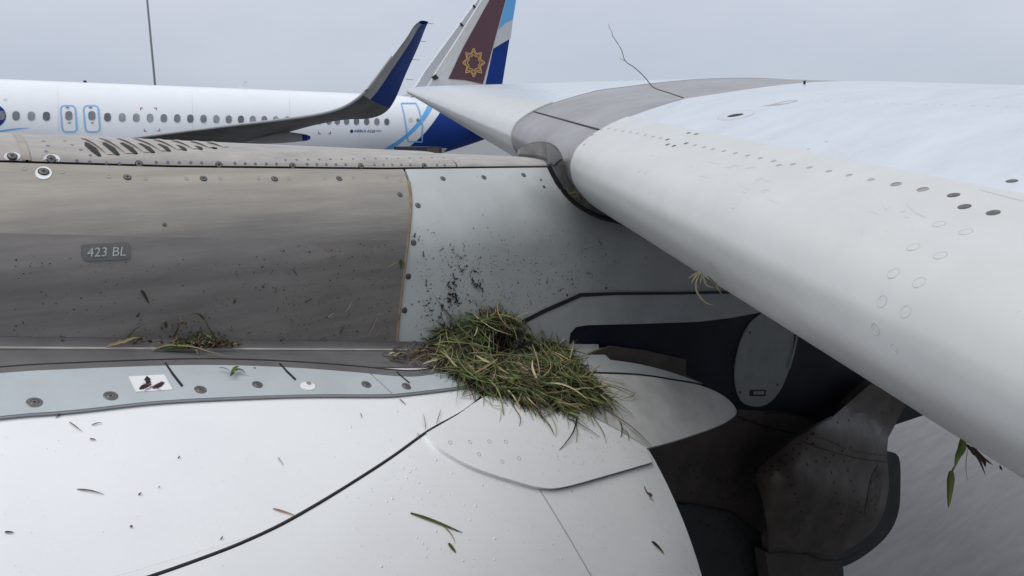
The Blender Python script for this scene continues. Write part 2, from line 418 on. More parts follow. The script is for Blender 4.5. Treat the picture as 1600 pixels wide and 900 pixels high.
# ---- stained metal panel (upper sheet, lower sheet overlapping) and white panel
edge_px = sm([(629, 262), (637, 285), (640, 320), (636, 370), (630, 420), (624, 470), (619, 520), (617, 551)])
EB = xbound(edge_px)
def wall_panel(name, x0, x1f, t0, t1, m, nx=40, nz=14, off=0., thick=.008, x0f=None, fillet=False):
    rows = []
    for j in range(nz + 1):
        t = t0 + (t1 - t0) * j / nz; row = []
        for i in range(nx + 1):
            k = i / nx; a = x0f(t) if x0f else x0; b = x1f(t); x = a + (b - a) * k; p = wallpt(x, t); row.append(p - V(0, off, 0))
        rows.append(row)
    if fillet:
        for kk in range(1, 7):
            row = []
            a = math.radians(90 * kk / 6)
            for i in range(nx + 1):
                s0 = x0f(1) if x0f else x0; x = s0 + (x1f(1) - s0) * i / nx; b = zj(x)
                row.append(V(x, 1.47 + .03 * math.cos(a) - off, b + .03 - .03 * math.sin(a) + off))
            rows.append(row)
    vs, fs = thick_grid(rows, thick); return obj(name, vs, fs, m, AIR)
def ex(t):                                               # x of the metal/white boundary at wall fraction t
    x = .86
    for _ in range(6): x = lerp_tab(EB, wallpt(x, t).z)
    return x
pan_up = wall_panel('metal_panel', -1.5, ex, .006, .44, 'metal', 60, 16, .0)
pan_lo = wall_panel('metal_panel', -1.5, ex, .40, 1.0, 'metal_low', 60, 14, .0018)
pan_up['label'] = 'heat stained upper metal sheet with shade painted towards its foot'; pan_lo['label'] = 'dull grey lower metal sheet'
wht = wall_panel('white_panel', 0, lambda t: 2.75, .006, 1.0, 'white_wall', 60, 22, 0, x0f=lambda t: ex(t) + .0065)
sealv = [wallpt(ex(t) + .003, t) - V(0, .001, 0) for t in [i / 30 for i in range(2, 31)]]
obj('sealant_bead', *tube(sealv, .0036, 6), 'sealant', AIR)
# dark core behind every gap
core = [[p + V(0, .02, 0) for p in [wallpt(x, i / 12) for i in range(13)]] for x in [-1.6 + .1 * i for i in range(44)]]
for r in core: r.insert(0, V(r[0].x, YC, zcr(r[0].x) - .02)); r.append(V(r[-1].x, 1.52, -1.0))
obj('pylon_core', *grid_mesh(core), 'rubber', AIR)
# ---- fillet ledge along the foot of the pylon
def ledge(name, x0, x1, m, yend=1.425):
    rows = []
    xs = [x0 + (x1 - x0) * i / 50 for i in range(51)]
    for kk in range(0, 7):
        a = math.radians(90 * kk / 6); rows.append([V(x, 1.47 + .03 * math.cos(a) - .004, zj(x) + .03 - .03 * math.sin(a) + .004 * (kk / 6)) for x in xs])
    for k in range(1, 7):
        y = 1.47 + (yend - 1.47) * k / 6
        rows.append([V(x, y - .004 * (1 - k / 6), ZC + math.sqrt(nacR(x) ** 2 - (YC - y) ** 2) + .004) for x in xs])
    return obj(name, *thick_grid(rows, .006), m, AIR)
ledge('foot_ledge', -1.5, 1.02, 'ledge')
bead = [V(x, 1.487, zj(x) + .0115) for x in [-1.5 + .05 * i for i in range(48)]]
obj('ledge_bead', *tube(bead, .0035, 6), 'top', AIR)
ledge('foot_ledge', 1.024, 1.5, 'sheet')
# ---- pylon top
def top_strip(name, x0, x1, m='top', lift=0., n=40, tail=False):
    rows = []
    for i in range(n + 1):
        x = x0 + (x1 - x0) * i / n; g, c = zg(x) + .002, zcr(x) + lift; row = []
        for k in range(15):
            a = math.radians(90 * k / 14); y = 1.617 + (YC - 1.617) * (1 - math.cos(a)) ** .85; z = g + (c - g) * math.sin(a) ** .9
            if tail: pass
            row.append(V(x, y, z))
        row += [V(p.x, 2 * YC - p.y, p.z) for p in row[-2::-1]]
        row.append(V(x, 2 * YC - YW, -.5 - .185 * x))
        rows.append(row)
    return rows
def mk_top(name, x0, x1, lift=0., m='top'):
    rows = top_strip(name, x0, x1, m, lift); vs, fs = thick_grid(rows, .006, True); return obj(name, vs, fs, m, AIR), rows
tA, rA = mk_top('top_panel', -1.5, .147); tB, rB = mk_top('top_panel', .151, 1.087); tC, rC = mk_top('top_panel', 1.092, 1.42, -.004)
TVs, TFs = merge(grid_mesh(rA), grid_mesh(rB), grid_mesh(rC)); ht = caster(bvh(TVs, TFs))
# raised lap joint strap between first and second top panel
lap = []
for x in (.1415, .1435, .1545, .1565):
    rr = top_strip('', x, x + .001, n=1)[0][:16]; up_ = 0 if x in (.1415, .1565) else .0022
    lap.append([p + V(0, -up_ * .6, up_) for p in rr])
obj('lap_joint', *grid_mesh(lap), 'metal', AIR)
# louvres
slots = [(132, 222, 158, 243), (160, 222, 187, 241.5), (188, 222.5, 215, 239.5), (216, 223.5, 242, 237.5), (246, 224.5, 267, 235.5), (274, 226, 292, 234), (303, 227.5, 317, 232.5), (329, 229, 339, 231.5)]
for i, (a, b, c, d) in enumerate(slots):
    w = (d - b)
    s = patch('louvre', [(a, b), (a + 5, b + .3), (a + .55 * (c - a) + 4, b + .42 * w), (c, d - 1), (c, d), (c - 5, d), (a + .4 * (c - a), b + .62 * w), (a + 1, b + .2 * w)], ht, 'slot', AIR, .0018, .003, 4, 3)
    lip = []
    for k in range(11):
        t = k / 10; uu = a - 13 + (c + 3 - a + 13) * t ** 1.15; vv = b - 5.5 + (d - 1 - b + 5.5) * t ** 1.6
        r_ = []
        for q in range(6):
            f_ = q / 5; hq = ht(uu + 7 + f_ * (9 + 3 * w / 20), vv - .6 * f_)
            if hq is None: hq = ht(uu + 7 + f_ * 9, vv + 3)
            if hq is None: continue
            r_.append(hq[0] + hq[1] * (.0045 * math.sin(math.pi * min(1, .12 + t * .8)) * math.sin(math.pi * (.25 + .75 * f_)) + .0006))
        if len(r_) == 6: lip.append(r_)
    if len(lip) > 2: obj('louvre_lip', *thick_grid(lip, .002), 'top', s)
# fasteners on the pylon
def many(lst, mesh, name, parent, h, s=1., off=.0003):
    for q in lst:
        r = h(q[0], q[1])
        if r: put(mesh, name, parent, r[0] + r[1] * off, r[1], (q[2] if len(q) > 2 else 1) * s, uni(0, 3))
many([(199, 277), (318, 279), (429, 279.5), (530, 279), (625, 304, .95)], SCREW, 'screw', pan_up, hb, .85)
many([(97, 532), (224, 530, .8), (438, 531.5), (530, 538, .9), (257, 351, .45)], SCREW, 'screw', pan_lo, hb, .9, .0021)
many([(38, 264), (97, 269), (170, 276), (227, 279), (291, 279), (344, 279), (404, 278.5), (451, 279), (507, 278.5), (552, 277.5), (604, 277), (626, 282)], RING, 'rivet', pan_up, hb, .75)
many([(653, 321), (646, 379), (638, 432), (632, 485), (647, 537), (692, 279), (756, 277), (818, 273.5), (845, 281, .5), (850, 292, .6), (886, 461, .55), (919, 501, .6), (1010, 497, .6), (1102, 494, .6), (947, 450, .6)], SCREW, 'screw', wht, hb, .85, .0003)
many([(217, 256), (342, 257.5), (457, 259), (564, 259.5), (663, 259), (80, 248.6, 1.1)], SCREW, 'screw', tB, ht, .85)
many([(19, 244.5, 1.0)], SCREW, 'screw', tA, ht, .95, .0014)
dots = [(120, 251), (140, 253), (166, 255), (187, 255.5), (244, 253.5), (262, 253.5), (280, 254), (298, 254), (315, 254.5), (367, 255), (383, 255.5), (399, 256), (416, 256), (432, 256), (480, 256.5), (495, 257), (510, 257), (525, 257), (540, 257), (585, 257), (599, 257), (613, 257), (627, 257), (641, 257), (683, 258), (695, 258),
        (72, 236.5), (75, 227.5), (68, 220.5), (113, 226.5), (126, 234), (141, 242.5), (101, 220)] + [(446 + i * 17.6, 250 - i * .28) for i in range(15)]
many(dots, RIVET['dot'], 'rivet', tB, ht, .62, .0001)
# white wheel stickers round three screws
for (cx, cy, a, b, par, h) in ((19, 244.5, 13, 7, tA, ht), (81, 248.5, 13, 7.4, tB, ht), (68, 270, 13, 10, pan_up, hb)):
    s = patch('wheel_sticker', ell(cx, cy, a, b), h, 'white', par, .0012, .002, 5)
    for k in range(10):
        an = 6.2832 * k / 10 + .3
        line('spoke_mark', [(cx + a * .55 * math.cos(an), cy + b * .55 * math.sin(an)), (cx + a * .95 * math.cos(an), cy + b * .95 * math.sin(an))], .7, h, 'ltext', s, .0022) if False else None
many([(68, 269, 1.15)], SCREW, 'screw', pan_up, hb, .95, .0014)
# placard 423 BL
pl = patch('placard', sm([(127, 383), (140, 381), (170, 380), (197, 378), (203, 384), (203, 402), (197, 405), (165, 407), (135, 408), (128, 400), (127, 383)], 3), hb, 'placard', pan_lo, .0035, .002, 8)
def px_text(txt, x0, x1, y0, y1, h, m, parent, off, slant=0., rise=0., name='lettering', bold=0):
    cu = bpy.data.curves.new(name, 'FONT'); cu.body = txt; cu.resolution_u = 3; cu.offset = bold
    to = bpy.data.objects.new(name, cu); COL.objects.link(to); bpy.context.view_layer.update()
    me = bpy.data.meshes.new_from_object(to); bpy.data.objects.remove(to); bpy.data.curves.remove(cu)
    xs = [v.co.x for v in me.vertices]; ys = [v.co.y for v in me.vertices]; ax, bx_, ay, by = min(xs), max(xs), min(ys), max(ys)
    for v in me.vertices:
        k = (v.co.x - ax) / (bx_ - ax); j = (v.co.y - ay) / (by - ay)
        q = h(x0 + (x1 - x0) * k + slant * j, y1 + (y0 - y1) * j + rise * k)
        v.co = q[0] + q[1] * off
    me.materials.clear(); me.materials.append(M[m]); o = bpy.data.objects.new(name, me); COL.objects.link(o); o.parent = parent; return o
px_text('423 BL', 135, 196, 388, 402, hb, 'ltext', pl, .0048, 1.5, -2)
# ---- cowl: two skins parted by a real gap
gap_px = sm([(760, 612), (741, 630), (715, 648), (668, 674), (615, 712), (560, 748), (500, 785), (440, 819), (385, 845), (330, 867), (240, 899), (120, 938), (-60, 990)])
gx = []
for u, v in gap_px:
    q = hb(u, v)
    if q: gx.append((math.atan2(YC - q[0].y, q[0].z - ZC), q[0].x))
gx.sort(); XTE = 1.385
def cowl(name, x0f, x1f, a0, a1, m, nx=50, na=60, off=0.):
    rows = []
    for j in range(na + 1):
        a = a0 + (a1 - a0) * j / na; row = []
        for i in range(nx + 1):
            x = x0f(a) + (x1f(a) - x0f(a)) * i / nx; R = nacR(x) + off; row.append(V(x, YC - R * math.sin(a), ZC + R * math.cos(a)))
        rows.append(row)
    return obj(name, *thick_grid(rows, .012), m, AIR)
def gxa(a): return max(-1.6, lerp_tab(gx, a))
A0 = .34
fan = cowl('fan_cowl', lambda a: -1.75, lambda a: gxa(a) - .0032, A0, 2.9, 'cowl')
rev = cowl('reverser_cowl', lambda a: gxa(a) + .0032, lambda a: XTE, A0, 2.9, 'cowl')
rows = [[V(x, YC - (nacR(x) - .01) * math.sin(a), ZC + (nacR(x) - .01) * math.cos(a)) for x in [-1.7 + .1 * i for i in range(31)]] for a in [.2 + .1 * i for i in range(28)]]
obj('cowl_core', *grid_mesh(rows), 'rubber', AIR)
gt = [V(x, YC - (nacR(x) - .0016) * math.sin(a), ZC + (nacR(x) - .0016) * math.cos(a)) for a, x in gx if a > A0]
obj('gap_seal', *tube(gt, .0036, 8), 'rubber', AIR)
# far half of the nacelle
rows = [[V(x, YC + nacR(x) * math.sin(a), ZC + nacR(x) * math.cos(a)) for x in [-1.75 + .1 * i for i in range(32)]] for a in [.05 + .11 * i for i in range(28)]]
obj('fan_cowl', *thick_grid(rows, .012, True), 'cowl', AIR)
# pale strip at the foot
topE = [(-420, 635), (-200, 603), (0, 583), (100, 577), (260, 571), (350, 570.5), (450, 574), (550, 581), (610, 587), (655, 588), (705, 578), (760, 560)]
botE = [(790, 590), (735, 601), (700, 606), (640, 613), (600, 616), (500, 616), (400, 618.5), (250, 626), (110, 641), (0, 650), (-200, 677), (-420, 715)]
def foot_px(x, y): return pix(V(x, y, ZC + math.sqrt(nacR(x) ** 2 - (YC - y) ** 2)))
topE = [foot_px(x, 1.425) for x in (-.95, -.7, -.5, -.38)] + topE; botE = botE + [foot_px(x, 1.335) for x in (-.38, -.5, -.7, -.95)]
def cutpoly(u0, u1):
    a = sm(topE); b = sm(botE)[::-1]
    f = lambda L, u: lerp_tab(L, u)
    us = [u0 + (u1 - u0) * i / 24 for i in range(25)]
    return a, b, us, f
def strip_piece(ta, tb, ba, bb):
    a = sm(topE); b = [(x, y) for x, y in sm(botE)][::-1]
    tops = [(ta + (tb - ta) * i / 60) for i in range(61)]; bots = [(ba + (bb - ba) * i / 60) for i in range(61)]
    poly = [(u, lerp_tab(a, u)) for u in tops] + [(u, lerp_tab(b, u)) for u in bots[::-1]]
    return patch('foot_strip', poly, hb, 'strip', AIR, .0055, .006, 14)
st1 = strip_piece(-1500, 578, -1500, 612); st2 = strip_piece(580.5, 757, 614.5, 785)
line('strip_seal', sm([(x, y + 1.6) for x, y in botE]), 4.2, hb, 'pole', AIR, .0045)
patch('dark_margin', [(x, y - 9) for x, y in sm(topE)] + [(x, y + 1) for x, y in sm(topE)][::-1], hb, 'ledge', AIR, .0048, .004, 8)
line('strip_hairline', [(x, y - 10) for x, y in sm(topE)], 1.6, hb, 'rubber', AIR, .0054)
for a, b, w in (((258, 566), (285, 603), 3.4), ((437, 567), (462, 593), 2.8), ((620, 580), (640, 598), 1.6)):
    line('strip_slit', [a, ((a[0] + b[0]) / 2 - 1, (a[1] + b[1]) / 2), b], [w * .6, w, w * 1.1], hb, 'rubber', st1 if a[0] < 600 else st2, .0066)
many([(53, 633, 1), (172, 622.5, 1), (312, 612.5, .95), (401, 604.5, .9), (571, 604, .95)], BIGSCREW, 'screw', st1, hb, .92, .0056)
many([(633.5, 606.5, .95), (397, 578.5, .2)], BIGSCREW, 'screw', st2, hb, .92, .0056)
patch('round_sticker', ell(481, 603, 12, 6.2, .12), hb, 'white', st1, .0066, .002, 5); many([(481, 603, .8)], RING, 'ring_mark', st1, hb, 1.2, .0068)
# no-propeller sticker
sk = patch('warning_sticker', [(201, 588), (257, 585), (270, 608.5), (213, 612)], hb, 'white', st1, .0066, .002, 8)
def mark(poly, m, off=.0076, par=sk, h=hb, step=4, name='printed_mark'): return patch(name, poly, h, m, par, off, 0, step)
mark([(228, 600), (227, 593.5), (224.5, 594), (229.5, 587), (236, 592.5), (234, 593), (236.5, 597.5)], 'black')
mark(sm([(217, 608), (221, 602), (229, 599.5), (237, 599.5), (232, 604), (224, 607.5), (217, 608)], 3), 'black')
mark(sm([(238, 607), (242, 601), (249, 598), (257, 597), (254, 602), (247, 606), (238, 607)], 3), 'black')
line('printed_mark', [(226, 610), (254, 595.5)], 1.3, hb, 'red', sk, .0082, thick=0); line('printed_mark', [(223, 598), (252, 609)], .7, hb, 'red', sk, .0086, thick=0)
# ---- tongue fairing over the cowl's rear edge
plate = sm([(667, 676), (690, 702), (738, 729), (800, 750), (848, 762), (884, 760), (950, 742), (1019, 722)], 4) + sm([(1010, 699), (985, 684), (950, 664), (900, 640), (840, 620), (770, 615), (715, 648)], 4)
lobe = sm([(1011, 700), (1050, 690), (1110, 670), (1140, 656), (1151, 643), (1138, 624), (1108, 607), (1060, 594), (1000, 585), (930, 582), (860, 580), (800, 590), (790, 612)], 4) + sm([(840, 618), (900, 638), (950, 662), (985, 682.5), (1010, 698.5)], 4)
tong = plate
tg = patch('tongue_plate', plate, hb, 'cowl', AIR, .010, .012, 12, 5)
patch('tongue_lobe', lobe, hb, 'tongue', AIR, .006, .012, 12, 5)
line('lobe_seam', sm([(895, 581.5), (930, 582), (1000, 585), (1060, 594), (1097, 600.5)], 4), 2, hb, 'rubber', AIR, .0075)
patch('foot_skirt', sm([(880, 560), (925, 560), (985, 566.5), (1040, 579), (1098, 599)], 4) + sm([(1060, 593), (1000, 584), (930, 581), (870, 584)], 4), hb, 'sheet', AIR, .005, .01, 10)
line('tongue_rim', sm([(672, 683), (692, 705.5), (738, 731), (800, 751.5), (848, 763.5), (884, 761.5), (950, 743.5), (1018, 723.5)], 4), 1.6, hb, 'pole', AIR, .004)
many([(700, 696), (731, 695), (761, 694), (787, 694.5), (745, 714), (781, 725), (807, 720)], ring_mesh('dotmid', .006), 'flush_screw', tg, hb, .8, .0098)
line('panel_joint', sm([(838, 757), (865, 800), (895, 850), (925, 902), (960, 960)]), 1.3, hb, 'wgrey', rev, .0012)
# ---- upper line of the grey lower sheet, dark recess panel, access panel behind
sheet = patch('lower_sheet', [(818, 503), (850, 487), (908, 461), (960, 459.5), (1060, 459), (1145, 457), (1215, 478), (1190, 488), (1140, 497), (1090, 503), (1000, 506), (918, 508), (900, 511), (891, 521), (888, 545), (890, 590), (800, 590), (760, 560)], planeY(1.494), 'sheet', AIR, 0, .004, 16)
line('sheet_seal', [(816, 504), (850, 486.5), (908, 461), (960, 459), (1060, 458.5), (1150, 456.5)], [6, 6, 6, 4.5, 4, 4], planeY(1.4925), 'rubber', AIR, 0)
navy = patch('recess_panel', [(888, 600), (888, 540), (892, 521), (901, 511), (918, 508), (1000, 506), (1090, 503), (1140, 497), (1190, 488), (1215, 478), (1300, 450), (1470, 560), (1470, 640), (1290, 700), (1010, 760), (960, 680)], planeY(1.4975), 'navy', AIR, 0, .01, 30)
ov = patch('access_panel', sm([(1192, 488), (1172, 506), (1158, 535), (1150, 570), (1150, 600), (1158, 626), (1176, 635), (1198, 632), (1218, 612), (1232, 580), (1239, 545), (1240, 515), (1228, 494), (1210, 480), (1192, 488)], 3), planeY(1.492), 'oval', AIR, 0, .006, 10)
patch('panel_latch', rrect(1184, 614, 25, 10, 2, shear=-.1), planeY(1.4905), 'slot', ov, 0, .003, 5)
patch('latch_plate', rrect(1186, 613.8, 16, 5, 1, shear=-.1), planeY(1.489), 'oval', ov, 0, .003, 5)
for u, v in ((1172, 520), (1157, 613), (1215, 601)): put(RIVET['dotdark'], 'screw', ov, onY(u, v, 1.4905), V(0, -1, 0), 1.1)
line('drain_pipe', [(1246, 525), (1240, 553), (1233, 577)], 2.5, planeY(1.485), 'oval', AIR, 0)
patch('brown_plate', [(915, 556), (955, 541), (1010, 548), (1072, 562), (1072, 586), (1100, 600), (1000, 592), (930, 590)], planeY(1.47), 'brown', AIR, 0, .01, 12)
# ---- sooty lower pylon panels and bulb fairing
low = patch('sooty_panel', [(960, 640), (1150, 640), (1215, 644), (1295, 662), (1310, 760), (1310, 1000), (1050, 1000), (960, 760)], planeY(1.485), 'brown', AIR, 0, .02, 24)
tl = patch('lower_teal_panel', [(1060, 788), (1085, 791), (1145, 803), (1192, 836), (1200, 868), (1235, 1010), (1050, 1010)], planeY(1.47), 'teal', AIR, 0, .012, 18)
line('panel_seam', [(1070, 789), (1085, 791), (1145, 803), (1192, 836)], 4, planeY(1.466), 'rubber', AIR, 0)
def bulb_h(u, v):
    r2 = ((u - 1300) / 120) ** 2 + ((v - 765) / 125) ** 2
    d = .20 * math.sqrt(max(0, 1 - .9 * min(1, r2))) + .014 * math.sin(u * .035 + v * .02) + .012 * math.sin(v * .06 - u * .02)
    y = 1.47 - d
    def P(a, b):
        r3 = ((a - 1300) / 120) ** 2 + ((b - 765) / 125) ** 2
        return onY(a, b, 1.47 - .20 * math.sqrt(max(0, 1 - .9 * min(1, r3))) - .014 * math.sin(a * .035 + b * .02) - .012 * math.sin(b * .06 - a * .02))
    p = P(u, v); n = (P(u + 2, v) - p).cross(P(u, v - 2) - p).normalized()
    if n.dot(p) > 0: n = -n
    return p, n
bulb = patch('bulb_fairing', sm([(1178, 738), (1215, 705), (1252, 678), (1300, 652)], 3) + [(1360, 600), (1430, 590), (1416, 632), (1390, 680)] + sm([(1388, 684), (1386, 712), (1389, 750), (1384, 790), (1368, 825), (1335, 853), (1300, 868), (1265, 862), (1245, 864), (1204, 864), (1201, 845), (1192, 795), (1178, 738)], 4), bulb_h, 'bulb', AIR, 0, .03, 10)
line('fairing_seam', sm([(1300, 651), (1252, 677), (1215, 704), (1179, 737), (1192, 795), (1201, 862)], 4), 3, lambda u, v: (bulb_h(u, v)[0], bulb_h(u, v)[1]), 'rubber', bulb)
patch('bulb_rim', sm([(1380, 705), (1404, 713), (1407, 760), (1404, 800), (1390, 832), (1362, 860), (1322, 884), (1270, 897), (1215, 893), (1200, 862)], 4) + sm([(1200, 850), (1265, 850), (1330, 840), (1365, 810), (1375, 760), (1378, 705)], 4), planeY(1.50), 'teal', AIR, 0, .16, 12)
patch('nozzle_skirt', sm([(1196, 862), (1240, 866), (1266, 868), (1300, 876), (1318, 890), (1318, 1000)], 3) + [(1215, 1000)], planeY(1.40), 'brown', AIR, 0, .05, 14)
patch('scuff_patch', sm([(1372, 728), (1380, 750), (1372, 790), (1362, 808), (1352, 800), (1356, 775), (1362, 745), (1372, 728)], 3), bulb_h, 'scuff', bulb, .0015, 0, 5)
line('crease', sm([(1262, 676), (1300, 690), (1330, 704), (1386, 712)], 4), [1.5] * 13, bulb_h, 'scuff', bulb, .002)
line('crease', sm([(1255, 690), (1290, 703), (1340, 716), (1386, 722)], 4), 1.4, bulb_h, 'dotsoot', bulb, .002)
line('panel_seam', sm([(1152, 650), (1200, 668), (1250, 678)], 4), 2, planeY(1.482), 'dotsoot', low, 0)
line('panel_seam', [(1195, 645), (1230, 645), (1290, 661)], 2.5, planeY(1.482), 'dotsoot', low, 0)
line('panel_seam', sm([(1200, 864), (1260, 864), (1280, 874), (1318, 874), (1350, 858)], 3), 3, planeY(1.385), 'rubber', low, 0)
RV = [(1070 + i * 14, 733 - 1.0 * i + 3 * math.sin(i * 1.3)) for i in range(6)] + [(1195 + i * 11, 737 - i * 8.6) for i in range(8)] + [(1205 + i * 11, 742 - i * 8.2) for i in range(7)] + [(1100 + i * 13, 800 + i * 3.6) for i in range(6)] + [(1120, 775), (1128, 780), (1145, 770), (1150, 822), (1165, 835)]
def row(a, b, n): return [(a[0] + (b[0] - a[0]) * i / (n - 1) + uni(-.6, .6), a[1] + (b[1] - a[1]) * i / (n - 1) + uni(-.6, .6)) for i in range(n)]
RV += row((1232, 745), (1256, 812), 6) + row((1296, 722), (1318, 820), 7) + row((1320, 720), (1345, 800), 6) + row((1262, 726), (1330, 700), 6) + row((1062, 730), (1180, 700), 9) + row((1060, 745), (1165, 752), 8) + row((1100, 660), (1210, 655), 8) + row((1215, 665), (1270, 668), 5) + row((1095, 815), (1180, 856), 8) + row((1120, 860), (1190, 890), 6) + row((1190, 790), (1200, 850), 5) + row((1310, 660), (1395, 640), 6) + row((1230, 870), (1300, 880), 6) + row((1080, 770), (1180, 785), 8)
for u, v in RV:
    q = bulb_h(u, v) if inside((u, v), [(1180, 738), (1252, 680), (1400, 610), (1388, 760), (1300, 866), (1204, 864)]) else (onY(u, v, 1.465), V(0, -1, 0))
    put(RIVET['dotsoot'], 'rivet', bulb, q[0] + q[1] * .001, q[1], .8)
# ------------------------------------------------------------------ wing
LD = ray(584, 105); LD = LD / LD.y                                        # along the leading edge, outboard
LDF = ray(590, 124); LDF = LDF / LDF.y
nose = [(1257, 128), (1100, 148), (1050, 158.5), (980, 182), (940, 201), (906, 226), (893, 250), (892, 270), (901, 294), (930, 324), (975, 346.5)]
sec0 = [onY(u, v, 1.4) for u, v in nose]
upper = [V(5.6, 1.4, .0), V(4.6, 1.4, .14), V(3.7, 1.4, .205), V(2.95, 1.4, .212)]
lower = [V(1.66, 1.4, -.272), V(1.95, 1.4, -.30), V(2.5, 1.4, -.29), V(3.4, 1.4, -.22), V(4.6, 1.4, -.08), V(5.6, 1.4, .015)]
full = catmull(upper + sec0 + lower, 8)
iS = min(range(len(full)), key=lambda i: (full[i] - sec0[3]).length)       # slat's upper trailing edge
iL = min(range(len(full)), key=lambda i: (full[i] - lower[1]).length)
def shift(p, y, sc=1.0, off=0.):
    le = sec0[6]; q = le + (p - le) * sc
    if y <= 2.17: return q + LD * (y - 1.4)
    return q + LD * .77 + LDF * (y - 2.17)
def inset(sec, d):
    o = []
    for i, p in enumerate(sec):
        t = (sec[min(i + 1, len(sec) - 1)] - sec[max(i - 1, 0)]); n = V(t.z, 0, -t.x).normalized(); o.append(p + n * d)
    return o
# orientation test for inset direction: should move the nose aft (+x)
sg = 1 if inset(full, .01)[iS + 20].x > full[iS + 20].x else -1
def sweep(name, sec, ys, m, scf=lambda y: 1., thick=.01, parent=AIR, ends=False):
    rows = [[shift(p, y, scf(y)) for p in sec] for y in ys]
    vs, fs = grid_mesh(rows); c = Vector(rows[0][len(sec) // 2])
    vs2, fs2 = thick_grid(rows, thick * 1.0, False, 1)
    # make the skirt point inwards
    a, b, cc, d = [Vector(vs[k]) for k in fs[(len(fs) // 2)]]; n = (cc - a).cross(d - b)
    mid = sum((Vector(p) for p in rows[0]), Vector()) / len(sec)
    if n.dot(a - mid) < 0: vs2, fs2 = thick_grid(rows, thick, True, 1)
    return obj(name, vs2, fs2, m, parent)
near_y = [1.4 - .1 * i for i in range(36)]
slat = sweep('slat', full[iS:iL + 1], near_y, 'slat', thick=.03)
wtop = sweep('wing_skin', inset(full, sg * .003)[:iS + 2], near_y, 'wing')
wlow = sweep('wing_skin', inset(full, sg * .02)[iL - 2:], [1.4 + .77 - .15 * i for i in range(29)], 'wgrey')
rows = [[shift(p, y) for p in full] for y in near_y]; hw = caster(bvh(*grid_mesh(rows)))
rows = [[shift(p, y) for p in inset(full, sg * .003)] for y in near_y]; hwt = caster(bvh(*grid_mesh(rows)))
# fixed fairing over the pylon: front cap and upper panel with a joint between
fs_ = inset(full, sg * .006); iF = min(range(len(full)), key=lambda i: (full[i] - sec0[4]).length)
fy = [1.408 + .755 * i / 20 for i in range(21)]
sweep('pylon_fairing', fs_[:iF + 1], fy, 'fair'); capf = sweep('pylon_fairing', fs_[iF:iL + 10], fy, 'fair')
obj('fairing_seam', *tube([shift(fs_[iF], y) for y in fy], .0035, 6), 'rubber', AIR)
sweep('fairing_core', inset(full, sg * .022), [1.39 + .79 * i / 6 for i in range(7)], 'rubber')
# far wing, tapering to the tip
TIPY = 11.2
def tsc(y): return 1 - .62 * (y - 2.17) / (TIPY - 2.17)
fary = [2.168 + (TIPY - 2.168) * i / 30 for i in range(31)]
sweep('slat', full[iS:iL + 1], fary, 'slat', tsc); sweep('wing_skin', inset(full, sg * .004)[:iS + 2], fary, 'wing', tsc); sweep('wing_skin', inset(full, sg * .02)[iL - 2:], fary, 'wgrey', tsc)
# wing rib closing plates at slat ends
for y, k in ((1.4, 1.0),):
    sec = inset(full[iS:iL + 1], sg * .004); vs = [shift(p, y - .004) for p in sec]
    obj('slat_end', vs, [tuple(range(len(vs)))], 'rubber', slat, smooth=False)
# boot between pylon crest and leading edge
boot = patch('pylon_boot', sm([(812, 232), (832, 222), (856, 222), (872, 232), (881, 250), (886, 268), (897, 290), (915, 312), (945, 333), (976, 348)], 4) + sm([(955, 345), (918, 330), (893, 310), (874, 287), (862, 264), (852, 246), (812, 240)], 4), lambda u, v: (onY(u, v, 1.47 + .0009 * max(0, 870 - u)), V(-.3, -.9, .3).normalized()), 'boot', AIR, 0, .02, 7)
patch('boot_fold', sm([(854, 224), (866, 230), (876, 242), (879, 248), (866, 260), (858, 246)], 2), lambda u, v: (onY(u, v, 1.455), V(-.3, -.9, .3).normalized()), 'fair', boot, 0, .01, 6)
line('fold_crease', [(866, 259), (878, 249)], 2, planeY(1.45), 'rubber', boot, 0)
obj('rubber_seal', *tube([onY(u, v, 1.462) for u, v in sm([(857, 258), (866, 276), (880, 298), (902, 320), (935, 338), (975, 350), (1010, 372)], 5)], .0065, 8), 'rubber', AIR)
# fasteners on the slat and wing
def wdots(lst, k, s=1., par=None, hw=hw):
    for q in lst:
        r = hw(q[0], q[1])
        if r: put(RIVET[k] if isinstance(k, str) else k, 'rivet', par or slat, r[0] - r[1] * .0001, r[1], s * (q[2] if len(q) > 2 else 1))
mid = [(940, 203), (951, 201), (962, 203), (973, 205), (985, 206.5), (996, 208.5), (1008, 211), (1020, 213.5), (1032, 216), (1086, 227), (1100, 230), (1114, 233), (1131, 236), (1149, 239.5), (1168, 243), (1188, 247), (1209, 251.5), (1217, 258), (1239, 256.5), (1265, 261.5), (1295, 267.5), (1327, 273.5), (1361, 280.5), (926, 211), (917, 214), (913, 226)]
wdots(mid, 'dotmid', .85)
wdots([(1400, 288), (1442, 296)], RING, 1.2)
wdots([(1490, 305), (1507, 323), (1552, 332.5)], 'dotdark', 1.25)
wdots([(1043, 218), (1043, 226), (1053, 228), (1072, 224), (1076, 208), (1088, 209.5)], 'dotdark', .95)
RPALE = disc_mesh('pale_ring', [(.0066, -.001, 0), (.0066, .0003, 0), (.0058, .0004, 0), (.0056, .0001, 1), (.002, .0002, 1)], ['dotfaint', 'slat'], 16)
RPALE_ = disc_mesh('pale_ring', [(.008, -.001, 0), (.008, .0005, 0), (.0068, .0007, 0), (.0066, .0001, 1), (.002, .0003, 1)], ['dotfaint', 'slat'], 16)
